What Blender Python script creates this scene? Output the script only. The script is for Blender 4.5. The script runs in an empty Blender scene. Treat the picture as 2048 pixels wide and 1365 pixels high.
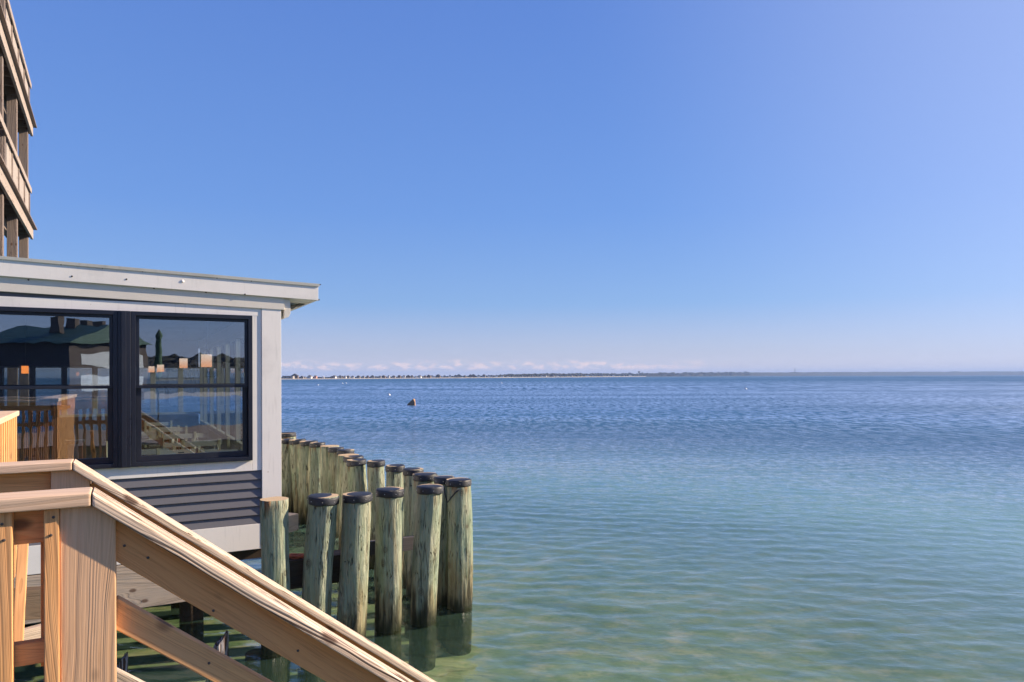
import bpy, bmesh, math, random
from mathutils import Vector, Matrix, noise
random.seed(7)
sc = bpy.context.scene
COL = sc.collection
FPX = 1410.0; CX = 1024.0; HY = 753.0; ROLL = -0.0026
EYE = 2.82
R_ = Vector((math.cos(ROLL), 0, math.sin(ROLL))); U_ = Vector((-math.sin(ROLL), 0, math.cos(ROLL))); F_ = Vector((0, 1, 0))
CAM = Vector((0, 0, EYE))

def ray(px, py): return R_*((px-CX)/FPX) + F_ + U_*((HY-py)/FPX)
def atd(px, py, d): return CAM + ray(px, py)*d
def ath(px, py, h):
    r = ray(px, py); return CAM + r*((h-EYE)/r.z)

class Frame:
    """vertical plane through (x,y) with horizontal direction d; local u along d, v into the scene, w up from the water"""
    def __init__(s, x, y, rz):
        s.o = Vector((x, y, 0)); s.rz = rz
        s.d = Vector((math.cos(rz), math.sin(rz), 0)); s.n = Vector((-math.sin(rz), math.cos(rz), 0))
    def uw(s, px, py, v=0.0):
        r = ray(px, py); o = s.o + s.n*v
        t = (o-CAM).dot(s.n)/r.dot(s.n); p = CAM + r*t
        return ((p-s.o).dot(s.d), p.z)
    def u(s, px, v=0.0): return s.uw(px, HY, v)[0]
    def w3(s, u, v, w): return s.o + s.d*u + s.n*v + Vector((0, 0, w))
    def mat(s): return Matrix.Translation(s.o) @ Matrix.Rotation(s.rz, 4, 'Z')

# ---------------------------------------------------------------- materials
MATS = {}
def newmat(name):
    m = bpy.data.materials.new(name); m.use_nodes = True; nt = m.node_tree
    for n in list(nt.nodes): nt.nodes.remove(n)
    out = nt.nodes.new('ShaderNodeOutputMaterial')
    MATS[name] = m
    return m, nt, out
def N(nt, t, **kw):
    n = nt.nodes.new(t)
    for k, v in kw.items():
        if k in n.inputs.keys(): n.inputs[k].default_value = v
        else: setattr(n, k, v)
    return n
def L(nt, a, b): nt.links.new(a, b)
def math_(nt, op, a, b=None, c=None):
    n = nt.nodes.new('ShaderNodeMath'); n.operation = op
    for i, x in enumerate((a, b, c)):
        if x is None: continue
        if isinstance(x, (int, float)): n.inputs[i].default_value = x
        else: nt.links.new(x, n.inputs[i])
    return n.outputs[0]
def mapr(nt, x, a, b, c=0., d=1., smooth=True):
    n = nt.nodes.new('ShaderNodeMapRange')
    if smooth: n.interpolation_type = 'SMOOTHSTEP'
    nt.links.new(x, n.inputs[0])
    for i, v in enumerate((a, b, c, d)): n.inputs[i+1].default_value = v
    return n.outputs[0]
def mix(nt, f, a, b, mode='MIX'):
    n = nt.nodes.new('ShaderNodeMix'); n.data_type = 'RGBA'; n.blend_type = mode
    for i, x in ((0, f), (6, a), (7, b)):
        if isinstance(x, (int, float)): n.inputs[i].default_value = x
        elif isinstance(x, tuple): n.inputs[i].default_value = (*x, 1) if len(x) == 3 else x
        else: nt.links.new(x, n.inputs[i])
    return n.outputs[2]
def coords(nt, scale=(1, 1, 1), rnd=True):
    tc = N(nt, 'ShaderNodeTexCoord')
    v = tc.outputs['Object']
    if rnd:
        oi = N(nt, 'ShaderNodeObjectInfo')
        mul = N(nt, 'ShaderNodeVectorMath', operation='SCALE'); mul.inputs[0].default_value = (13.7, 5.1, 9.3)
        L(nt, oi.outputs['Random'], mul.inputs['Scale'])
        add = N(nt, 'ShaderNodeVectorMath', operation='ADD'); L(nt, v, add.inputs[0]); L(nt, mul.outputs[0], add.inputs[1]); v = add.outputs[0]
    mp = N(nt, 'ShaderNodeVectorMath', operation='MULTIPLY'); L(nt, v, mp.inputs[0]); mp.inputs[1].default_value = scale
    return mp.outputs[0]
def noi(nt, vec, scale, detail=4, rough=0.55, dist=0.0):
    n = N(nt, 'ShaderNodeTexNoise'); L(nt, vec, n.inputs['Vector'])
    n.inputs['Scale'].default_value = scale; n.inputs['Detail'].default_value = detail
    n.inputs['Roughness'].default_value = rough; n.inputs['Distortion'].default_value = dist
    return n.outputs['Fac']
def bump(nt, h, strength, dist, normal=None):
    b = N(nt, 'ShaderNodeBump'); b.inputs['Strength'].default_value = strength; b.inputs['Distance'].default_value = dist
    L(nt, h, b.inputs['Height'])
    if normal: L(nt, normal, b.inputs['Normal'])
    return b.outputs[0]
def principled(nt, out, col, rough=0.6, nrm=None, spec=0.4, metal=0.0):
    p = N(nt, 'ShaderNodeBsdfPrincipled')
    if isinstance(col, tuple): p.inputs['Base Color'].default_value = (*col, 1)
    else: L(nt, col, p.inputs['Base Color'])
    if isinstance(rough, (int, float)): p.inputs['Roughness'].default_value = rough
    else: L(nt, rough, p.inputs['Roughness'])
    p.inputs['Specular IOR Level'].default_value = spec; p.inputs['Metallic'].default_value = metal
    if nrm: L(nt, nrm, p.inputs['Normal'])
    L(nt, p.outputs[0], out.inputs[0]); return p

def wood(name, light, dark, ring=170., contrast=0.6, weather=0.2, grey=(0.42, 0.39, 0.38), knots=True, bumpd=0.0007, rr=(0.25, 0.8)):
    """boards: local x runs along the board; rings of a log sliced at a small angle make cathedral grain"""
    m, nt, out = newmat(name)
    v = coords(nt)
    tc = N(nt, 'ShaderNodeTexCoord'); oi = N(nt, 'ShaderNodeObjectInfo')
    sx = N(nt, 'ShaderNodeSeparateXYZ'); L(nt, tc.outputs['Object'], sx.inputs[0])
    slow = N(nt, 'ShaderNodeTexNoise'); slow.inputs['Scale'].default_value = 1.0; slow.inputs['Detail'].default_value = 3
    vs = coords(nt, (0.9, 3.5, 3.5)); L(nt, vs, slow.inputs['Vector'])
    sc3 = N(nt, 'ShaderNodeSeparateXYZ'); L(nt, slow.outputs['Color'], sc3.inputs[0])
    oy = math_(nt, 'MULTIPLY_ADD', sc3.outputs[0], 0.07, -0.035)
    oz = math_(nt, 'MULTIPLY_ADD', sc3.outputs[1], 0.07, 0.0)
    rx = math_(nt, 'MULTIPLY_ADD', oi.outputs['Random'], 0.07, -0.035)
    y = math_(nt, 'ADD', math_(nt, 'ADD', math_(nt, 'ADD', sx.outputs[1], oy), rx), math_(nt, 'MULTIPLY', sx.outputs[0], 0.05))
    tilt = math_(nt, 'MULTIPLY', sx.outputs[0], 0.01)
    z = math_(nt, 'ADD', math_(nt, 'ADD', math_(nt, 'ADD', sx.outputs[2], oz), tilt), 0.03)
    dd = math_(nt, 'SQRT', math_(nt, 'ADD', math_(nt, 'MULTIPLY', y, y), math_(nt, 'MULTIPLY', z, z)))
    n1d = N(nt, 'ShaderNodeTexNoise'); n1d.noise_dimensions = '1D'; n1d.inputs['Detail'].default_value = 1
    L(nt, math_(nt, 'MULTIPLY_ADD', dd, 55., math_(nt, 'MULTIPLY', oi.outputs['Random'], 50.)), n1d.inputs['W']); n1d.inputs['Scale'].default_value = 1.0
    fr = math_(nt, 'FRACT', math_(nt, 'ADD', math_(nt, 'MULTIPLY', dd, ring), math_(nt, 'MULTIPLY', n1d.outputs['Fac'], 5.0)))
    rg = mapr(nt, fr, rr[0], rr[1]); edge = mapr(nt, fr, 0.93, 1.0, 1., 0.)
    rg = math_(nt, 'MULTIPLY', rg, edge)
    rg = math_(nt, 'MULTIPLY', rg, mapr(nt, n1d.outputs['Fac'], 0.35, 0.65, 0.35, 1.0))
    fine = noi(nt, coords(nt, (6, 160, 160)), 1.0, 3)
    blot = noi(nt, coords(nt, (1.2, 4, 4)), 1.5, 3)
    c = mix(nt, math_(nt, 'MULTIPLY', rg, contrast), light, dark)
    c = mix(nt, math_(nt, 'MULTIPLY', mapr(nt, fine, 0.45, 0.75), 0.35), c, tuple(x*0.6 for x in dark))
    c = mix(nt, math_(nt, 'MULTIPLY', mapr(nt, blot, 0.4, 0.75), weather), c, grey)
    if knots:
        vo = N(nt, 'ShaderNodeTexVoronoi'); L(nt, coords(nt, (4.0, 7.0, 7.0)), vo.inputs['Vector']); vo.inputs['Scale'].default_value = 1.0
        k = mapr(nt, vo.outputs['Distance'], 0.09, 0.19, 1., 0.)
        c = mix(nt, math_(nt, 'MULTIPLY', k, 0.8), c, (0.09, 0.045, 0.03))
    hh = math_(nt, 'ADD', math_(nt, 'MULTIPLY', rg, -1.0), math_(nt, 'MULTIPLY', fine, -0.6))
    nb = bump(nt, hh, 0.7, bumpd)
    principled(nt, out, c, 0.8, nb, 0.12)
    return m
wood('cedar', (0.80, 0.42, 0.18), (0.52, 0.22, 0.08), 150, 0.5, 0.15, (0.55, 0.36, 0.25))
wood('cedar_rail', (0.78, 0.37, 0.15), (0.54, 0.21, 0.08), 200, 0.4, 0.25, (0.50, 0.31, 0.21))
wood('post_wood', (0.78, 0.475, 0.27), (0.60, 0.315, 0.155), 115, 0.42, 0.35, (0.66, 0.47, 0.35))
wood('cap_wood', (0.74, 0.52, 0.36), (0.54, 0.34, 0.21), 120, 0.6, 0.35, (0.60, 0.52, 0.47))
wood('cap_weathered', (0.76, 0.59, 0.45), (0.10, 0.06, 0.04), 260, 1.0, 0.25, (0.58, 0.50, 0.45), bumpd=0.0025, rr=(0.35, 0.75))
wood('old_timber', (0.50, 0.41, 0.33), (0.28, 0.21, 0.16), 90, 0.6, 0.5, (0.36, 0.33, 0.30), bumpd=0.003)
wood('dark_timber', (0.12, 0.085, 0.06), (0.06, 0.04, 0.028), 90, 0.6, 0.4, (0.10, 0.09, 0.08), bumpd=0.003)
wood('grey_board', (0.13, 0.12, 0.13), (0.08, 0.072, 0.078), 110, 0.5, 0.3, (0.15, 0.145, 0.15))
wood('tower_wood', (0.27, 0.215, 0.185), (0.15, 0.11, 0.095), 80, 0.7, 0.5, (0.19, 0.17, 0.17), bumpd=0.004)
wood('tower_trim', (0.43, 0.36, 0.31), (0.26, 0.20, 0.17), 80, 0.6, 0.4, (0.40, 0.35, 0.31), bumpd=0.003)
wood('tower_sunlit', (0.52, 0.45, 0.40), (0.38, 0.30, 0.24), 80, 0.5, 0.4, (0.45, 0.41, 0.38))  # lighter copy of the tower wood, sunlight on the balusters put into the colour
wood('slat_wood', (0.22, 0.075, 0.035), (0.14, 0.04, 0.02), 120, 0.6, 0.1)
wood('deck_wood', (0.24, 0.19, 0.15), (0.16, 0.12, 0.09), 110, 0.5, 0.4)

def paint(name, col, rough=0.45, dirt=0.12, dirtcol=None, b=0.0006, spots=False):
    m, nt, out = newmat(name)
    v = coords(nt)
    n1 = noi(nt, v, 1.8, 5, 0.65); n2 = noi(nt, coords(nt, (30, 30, 3)), 1.0, 3); n3 = noi(nt, v, 40, 3)
    c = mix(nt, math_(nt, 'MULTIPLY', mapr(nt, n1, 0.45, 0.75), dirt), col, dirtcol or tuple(x*0.55 for x in col))
    c = mix(nt, math_(nt, 'MULTIPLY', mapr(nt, n2, 0.55, 0.8), dirt), c, tuple(x*0.6 for x in col))
    if spots:
        vo = N(nt, 'ShaderNodeTexVoronoi'); L(nt, v, vo.inputs['Vector']); vo.inputs['Scale'].default_value = 5.0
        c = mix(nt, mapr(nt, vo.outputs['Distance'], 0.022, 0.04, 0.75, 0.), c, (0.25, 0.17, 0.10))
    r = mapr(nt, n1, 0.3, 0.7, rough-0.05, rough+0.15)
    principled(nt, out, c, r, bump(nt, math_(nt, 'ADD', n3, n1), 0.5, b), 0.4)
    return m
paint('white_paint', (0.88, 0.84, 0.80), 0.4, 0.3, spots=True)
paint('sunlit_white', (0.74, 0.69, 0.62), 0.4, 0.15, spots=True)  # white trim with the warm tone of sunlight put into its colour
paint('grey_siding', (0.145, 0.142, 0.158), 0.5, 0.2)
paint('black_frame', (0.014, 0.017, 0.030), 0.32, 0.25, (0.04, 0.04, 0.05))
paint('roof_metal', (0.50, 0.50, 0.46), 0.5, 0.4)
paint('shingle', (0.10, 0.095, 0.095), 0.85, 0.4, b=0.003)
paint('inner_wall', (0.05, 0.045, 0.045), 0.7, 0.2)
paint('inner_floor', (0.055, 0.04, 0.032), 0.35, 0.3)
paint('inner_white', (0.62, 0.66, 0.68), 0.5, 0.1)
paint('chair_paint', (0.62, 0.62, 0.47), 0.4, 0.15)
paint('table_top', (0.20, 0.17, 0.15), 0.25, 0.2)
paint('steel_black', (0.03, 0.03, 0.03), 0.35, 0.2)
paint('rust', (0.17, 0.085, 0.05), 0.8, 0.5, (0.07, 0.04, 0.03), 0.01)
paint('rust_light', (0.36, 0.22, 0.14), 0.8, 0.5, (0.2, 0.1, 0.06), 0.01)
paint('buoy_white', (0.85, 0.83, 0.82), 0.4, 0.1)
paint('caddy_red', (0.55, 0.08, 0.07), 0.5, 0.1)
paint('napkin', (0.85, 0.84, 0.80), 0.6, 0.05)
paint('green_roof', (0.045, 0.115, 0.10), 0.6, 0.3)
paint('hotel_wall', (0.10, 0.08, 0.075), 0.8, 0.3)
paint('umbrella_cloth', (0.05, 0.11, 0.07), 0.8, 0.2)
paint('nail_steel', (0.09, 0.07, 0.06), 0.5, 0.3)
paint('bright_nail', (0.75, 0.73, 0.70), 0.35, 0.1)
paint('orange_rope', (0.72, 0.16, 0.07), 0.7, 0.3)
paint('house_white', (0.80, 0.77, 0.72), 0.7, 0.1)
paint('house_grey', (0.34, 0.31, 0.29), 0.8, 0.2)
paint('house_brown', (0.17, 0.12, 0.10), 0.8, 0.2)
paint('house_roof', (0.11, 0.10, 0.11), 0.8, 0.2)
paint('house_pink', (0.70, 0.36, 0.27), 0.8, 0.2)

def pilemat():
    m, nt, out = newmat('piling_wood')
    v = coords(nt)
    geo = N(nt, 'ShaderNodeNewGeometry'); sp = N(nt, 'ShaderNodeSeparateXYZ'); L(nt, geo.outputs['Position'], sp.inputs[0]); zz = sp.outputs[2]
    streak = noi(nt, coords(nt, (16, 16, 1.0)), 1.0, 5, 0.65, 0.5)
    fine = noi(nt, coords(nt, (55, 55, 4)), 1.0, 4, 0.65, 0.6)
    big = noi(nt, coords(nt, (3.5, 3.5, 1.6)), 1.0, 4, 0.6)
    oi = N(nt, 'ShaderNodeObjectInfo')
    c = mix(nt, mapr(nt, big, 0.38, 0.62), (0.27, 0.345, 0.225), (0.46, 0.47, 0.34))
    c = mix(nt, mapr(nt, streak, 0.46, 0.62), c, (0.245, 0.32, 0.25))
    c = mix(nt, math_(nt, 'MULTIPLY', mapr(nt, noi(nt, coords(nt, (9, 9, .8)), 1.3, 4), 0.54, 0.70), 0.5), c, (0.33, 0.25, 0.14))
    c = mix(nt, math_(nt, 'MULTIPLY', mapr(nt, fine, 0.50, 0.68), 0.45), c, (0.12, 0.13, 0.075))
    c = mix(nt, math_(nt, 'MULTIPLY', mapr(nt, fine, 0.48, 0.32), 0.4), c, (0.60, 0.56, 0.43))
    c = mix(nt, math_(nt, 'MULTIPLY', oi.outputs['Random'], 0.25), c, (0.38, 0.37, 0.27))
    def cracks(sc_, wd_, seed_):
        ck = math_(nt, 'ABSOLUTE', math_(nt, 'SUBTRACT', noi(nt, coords(nt, sc_), 1.0, 2, 0.5, 0.8), 0.5))
        gate = mapr(nt, noi(nt, coords(nt, (4+seed_, 4, 2.2)), 1.7, 2), 0.48, 0.58)
        return math_(nt, 'MULTIPLY', mapr(nt, ck, 0.0, wd_, 1., 0.), gate)
    crack = math_(nt, 'MAXIMUM', cracks((15, 15, 0.9), 0.016, 0), cracks((30, 30, 2.0), 0.022, 3))
    c = mix(nt, math_(nt, 'MULTIPLY', crack, 0.85), c, (0.05, 0.042, 0.028))
    # knots
    vo = N(nt, 'ShaderNodeTexVoronoi'); L(nt, coords(nt, (4.2, 4.2, 3.0)), vo.inputs['Vector']); vo.inputs['Scale'].default_value = 1.0
    kr = math_(nt, 'SINE', math_(nt, 'MULTIPLY', vo.outputs['Distance'], 120))
    k = mapr(nt, vo.outputs['Distance'], 0.08, 0.20, 1., 0.)
    c = mix(nt, math_(nt, 'MULTIPLY', k, mapr(nt, kr, -1, 1, 0.35, 0.85)), c, (0.10, 0.075, 0.05))
    # rusty run-off below the cap and tide stain with weed near the water: wear with a shape of its own
    rn = math_(nt, 'ADD', zz, math_(nt, 'MULTIPLY', streak, -0.55))
    top = math_(nt, 'MULTIPLY', mapr(nt, rn, 1.10, 1.30), mapr(nt, noi(nt, coords(nt, (9, 9, 1.)), 1.0, 3), 0.50, 0.62))
    c = mix(nt, math_(nt, 'MULTIPLY', top, 0.85), c, (0.27, 0.115, 0.04))
    tn = math_(nt, 'ADD', zz, math_(nt, 'MULTIPLY_ADD', noi(nt, coords(nt, (14, 14, 1.2)), 1.0, 4), -2.2, 1.1))
    lowb = mapr(nt, tn, 0.10, 0.62, 1., 0.)
    c = mix(nt, math_(nt, 'MULTIPLY', lowb, 0.6), c, (0.27, 0.19, 0.08))
    sl = math_(nt, 'ADD', zz, math_(nt, 'MULTIPLY_ADD', noi(nt, coords(nt, (12, 12, 1.3)), 1.0, 4), -2.0, 1.0))
    c = mix(nt, math_(nt, 'MULTIPLY', mapr(nt, sl, 0.05, 0.48, 1., 0.), 0.9), c, (0.03, 0.03, 0.018))
    c = mix(nt, mapr(nt, math_(nt, 'MULTIPLY_ADD', streak, -0.35, zz), -0.14, 0.06, 0.92, 0.), c, (0.022, 0.028, 0.012))
    h = math_(nt, 'ADD', math_(nt, 'ADD', math_(nt, 'MULTIPLY', fine, 0.9), streak), math_(nt, 'MULTIPLY', crack, -1.0))
    wet = mapr(nt, zz, 0.0, 0.18, 0.25, 0.82)
    principled(nt, out, c, wet, bump(nt, h, 1.0, 0.028), 0.3)
    m, nt, out = newmat('piling_end')
    v = coords(nt)
    sx = N(nt, 'ShaderNodeTexCoord'); ln = N(nt, 'ShaderNodeVectorMath', operation='LENGTH'); mp = N(nt, 'ShaderNodeVectorMath', operation='MULTIPLY'); L(nt, sx.outputs['Object'], mp.inputs[0]); mp.inputs[1].default_value = (1, 1, 0); L(nt, mp.outputs[0], ln.inputs[0])
    rr = mapr(nt, math_(nt, 'SINE', math_(nt, 'MULTIPLY', ln.outputs['Value'], 700)), -1, 1)
    principled(nt, out, mix(nt, rr, (0.62, 0.47, 0.30), (0.45, 0.30, 0.17)), 0.8)
pilemat()
def rubber():
    m, nt, out = newmat('cap_rubber')
    v = coords(nt); n = noi(nt, v, 9, 4); n2 = noi(nt, v, 60, 2)
    c = mix(nt, mapr(nt, n, 0.45, 0.8), (0.013, 0.014, 0.020), (0.045, 0.05, 0.07))
    principled(nt, out, c, mapr(nt, n, 0.3, 0.7, 0.45, 0.68), bump(nt, math_(nt, 'ADD', n, n2), 0.5, 0.004), 0.5)
rubber()

def glassmat():
    m, nt, out = newmat('window_glass')
    v = coords(nt, rnd=False)
    nb = bump(nt, noi(nt, v, 2.5, 2, 0.4), 0.25, 0.004)
    g = N(nt, 'ShaderNodeBsdfGlossy', Roughness=0.004); L(nt, nb, g.inputs['Normal']); g.inputs['Color'].default_value = (0.80, 0.86, 0.95, 1)
    t = N(nt, 'ShaderNodeBsdfTransparent'); t.inputs['Color'].default_value = (0.80, 0.84, 0.84, 1)
    fr = N(nt, 'ShaderNodeFresnel', IOR=1.5)
    f = math_(nt, 'MULTIPLY_ADD', fr.outputs[0], 1.6, 0.17)
    mx = N(nt, 'ShaderNodeMixShader'); L(nt, f, mx.inputs[0]); L(nt, t.outputs[0], mx.inputs[1]); L(nt, g.outputs[0], mx.inputs[2])
    L(nt, mx.outputs[0], out.inputs[0])
    m, nt, out = newmat('lamp_shade')
    v = coords(nt, rnd=False); sx = N(nt, 'ShaderNodeSeparateXYZ'); L(nt, v, sx.inputs[0])
    f = mapr(nt, sx.outputs[2], -0.10, 0.10)
    e = N(nt, 'ShaderNodeEmission'); L(nt, mix(nt, f, (1.0, 0.42, 0.22), (1.0, 0.72, 0.58)), e.inputs[0]); e.inputs[1].default_value = 0.85
    L(nt, e.outputs[0], out.inputs[0])
    m, nt, out = newmat('lamp_orange')
    e = N(nt, 'ShaderNodeEmission'); e.inputs[0].default_value = (1.0, 0.28, 0.06, 1); e.inputs[1].default_value = 1.2
    L(nt, e.outputs[0], out.inputs[0])
glassmat()

def watermat():
    m, nt, out = newmat('sea_water')
    geo = N(nt, 'ShaderNodeNewGeometry'); pos = geo.outputs['Position']
    def sv(s, rot=0.0):
        mp = N(nt, 'ShaderNodeMapping'); L(nt, pos, mp.inputs[0]); mp.inputs['Scale'].default_value = s; mp.inputs['Rotation'].default_value = (0, 0, rot); return mp.outputs[0]
    dist = N(nt, 'ShaderNodeVectorMath', operation='LENGTH'); L(nt, pos, dist.inputs[0]); dv = dist.outputs['Value']
    a = noi(nt, sv((2.3, 4.4, 1), 0.25), 1.0, 4, 0.6, 0.5)
    b = noi(nt, sv((6.5, 11.0, 1), -0.30), 1.0, 4, 0.6, 0.6)
    c = noi(nt, sv((0.30, 0.8, 1), 0.12), 1.0, 2, 0.5, 0.3)
    d = noi(nt, sv((0.05, 0.15, 1), -0.1), 1.0, 2, 0.5)
    gust = mapr(nt, noi(nt, sv((0.012, 0.045, 1), 0.05), 1.0, 3, 0.55), 0.40, 0.64, 0.45, 1.25)
    near = mapr(nt, dv, 10, 45, 0.22, 1.0)
    h = math_(nt, 'ADD', math_(nt, 'MULTIPLY', a, 0.10), math_(nt, 'MULTIPLY', b, 0.045))
    h = math_(nt, 'ADD', h, math_(nt, 'MULTIPLY', c, 0.16))
    h = math_(nt, 'ADD', h, math_(nt, 'MULTIPLY', d, 0.5))
    h = math_(nt, 'MULTIPLY', math_(nt, 'MULTIPLY', h, gust), near)
    nb = bump(nt, h, 1.0, 1.0)
    gl = N(nt, 'ShaderNodeBsdfGlossy'); gl.inputs['Color'].default_value = (0.93, 0.96, 1.0, 1); L(nt, nb, gl.inputs['Normal'])
    L(nt, mapr(nt, dv, 18, 70, 0.02, 0.30), gl.inputs['Roughness'])
    # clear shallows over sand, thicker blue-green water further out
    pat = N(nt, 'ShaderNodeTexVoronoi', feature='SMOOTH_F1'); wv = N(nt, 'ShaderNodeVectorMath', operation='ADD'); L(nt, sv((2.6, 4.4, 1)), wv.inputs[0])
    nn = N(nt, 'ShaderNodeTexNoise'); L(nt, sv((2, 3, 1)), nn.inputs['Vector']); nn.inputs['Detail'].default_value = 2
    L(nt, nn.outputs['Color'], wv.inputs[1]); L(nt, wv.outputs[0], pat.inputs['Vector']); pat.inputs['Scale'].default_value = 1.0; pat.inputs['Smoothness'].default_value = 0.4
    caustic = mapr(nt, pat.outputs['Distance'], 0.42, 0.82)  # caustics: focused sunlight put into the water's transmission tint as a cell pattern
    tcol = mix(nt, caustic, (0.66, 0.80, 0.62), (1.0, 1.0, 0.90))
    tr = N(nt, 'ShaderNodeBsdfTransparent'); L(nt, tcol, tr.inputs[0])
    df = N(nt, 'ShaderNodeBsdfDiffuse'); L(nt, mix(nt, mapr(nt, dv, 9, 34), (0.165, 0.31, 0.225), (0.020, 0.095, 0.19)), df.inputs[0])
    xp = N(nt, 'ShaderNodeSeparateXYZ'); L(nt, pos, xp.inputs[0])
    body = N(nt, 'ShaderNodeMixShader'); L(nt, mapr(nt, math_(nt, 'ADD', dv, math_(nt, 'MULTIPLY_ADD', d, 8.0, math_(nt, 'MULTIPLY', xp.outputs[0], 0.45))), 11, 26, 0.10, 0.96), body.inputs[0]); L(nt, tr.outputs[0], body.inputs[1]); L(nt, df.outputs[0], body.inputs[2])
    fr = N(nt, 'ShaderNodeFresnel', IOR=1.333); L(nt, nb, fr.inputs['Normal'])
    L(nt, math_(nt, 'MULTIPLY_ADD', geo.outputs['Backfacing'], 1/1.333-1.333, 1.333), fr.inputs['IOR'])   # the same surface loss seen from below as from above
    f2 = math_(nt, 'MINIMUM', fr.outputs[0], mapr(nt, dv, 45, 500, 0.70, 0.20))
    def glint_speckle(s1, s2, a0, a1, b0, b1):  # bright and dark wave glints put into the reflection share as stretched noise
        n_ = mapr(nt, noi(nt, sv((s1, s2, 1), 0.06), 1.0, 3, 0.65, 0.3), 0.38, 0.62, -1.0, 1.0, False)
        wt_ = math_(nt, 'MULTIPLY', mapr(nt, dv, a0, a1), mapr(nt, dv, b0, b1, 1., 0.))
        return math_(nt, 'MULTIPLY', n_, wt_)
    fc = math_(nt, 'ADD', math_(nt, 'ADD', glint_speckle(4.0, 2.6, 7, 14, 24, 45), glint_speckle(2.4, 0.70, 24, 45, 90, 180)), math_(nt, 'ADD', glint_speckle(0.85, 0.09, 90, 180, 400, 800), glint_speckle(0.25, 0.010, 400, 800, 5000, 9000)))
    fc = math_(nt, 'MULTIPLY_ADD', fc, mapr(nt, dv, 10, 50, 0.16, 0.75), 1.0)
    band = mapr(nt, noi(nt, sv((0.006, 0.03, 1), 0.03), 1.0, 3, 0.55), 0.42, 0.60, 1.25, 1.0)
    f2 = math_(nt, 'MULTIPLY', math_(nt, 'MULTIPLY', f2, fc), band)
    mx = N(nt, 'ShaderNodeMixShader'); L(nt, f2, mx.inputs[0]); L(nt, body.outputs[0], mx.inputs[1]); L(nt, gl.outputs[0], mx.inputs[2])
    L(nt, mx.outputs[0], out.inputs[0])
    m, nt, out = newmat('sand_bed')
    v = coords(nt, rnd=False)
    n1 = noi(nt, v, 0.9, 5, 0.6); n2 = noi(nt, coords(nt, (2.2, 7, 1), False), 1.0, 3, 0.5, 0.8)
    c = mix(nt, mapr(nt, n1, 0.42, 0.66), (0.36, 0.36, 0.25), (0.20, 0.24, 0.17))
    c = mix(nt, math_(nt, 'MULTIPLY', mapr(nt, n2, 0.45, 0.7), 0.4), c, (0.40, 0.37, 0.22))
    principled(nt, out, c, 0.9, bump(nt, n2, 0.6, 0.05), 0.1)
    m, nt, out = newmat('beach_sand')
    n1 = noi(nt, v if False else coords(nt, rnd=False), 0.05, 4)
    principled(nt, out, mix(nt, n1, (0.40, 0.36, 0.31), (0.30, 0.27, 0.23)), 0.9)
    m, nt, out = newmat('woods')
    n1 = noi(nt, coords(nt, rnd=False), 0.06, 5, 0.7)
    principled(nt, out, mix(nt, mapr(nt, n1, 0.35, 0.65), (0.035, 0.038, 0.034), (0.075, 0.070, 0.058)), 0.95, None, 0.1)
watermat()

# ---------------------------------------------------------------- object helpers
def tag(o, label=None, cat=None, group=None, kind=None):
    if label: o['label'] = label
    if cat: o['category'] = cat
    if group: o['group'] = group
    if kind: o['kind'] = kind
    return o
def empty(name, loc, rz=0.0, label=None, cat=None, group=None):
    o = bpy.data.objects.new(name, None); COL.objects.link(o); o.location = loc; o.rotation_euler = (0, 0, rz); o.empty_display_size = 0.2
    return tag(o, label, cat, group)
def wm(o):
    m = Matrix.Translation(o.location) @ o.rotation_euler.to_matrix().to_4x4()
    return wm(o.parent) @ m if o.parent else m
def link(name, me, mat, parent=None, M=None, local=False):
    o = bpy.data.objects.new(name, me); COL.objects.link(o)
    if mat is not None and len(me.materials) == 0: me.materials.append(MATS[mat])
    M = M or Matrix.Identity(4)
    if parent:
        o.parent = parent
        if not local: M = wm(parent).inverted() @ M
    l, q, s = M.decompose()
    o.location = l; o.rotation_euler = q.to_euler()
    return o
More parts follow.
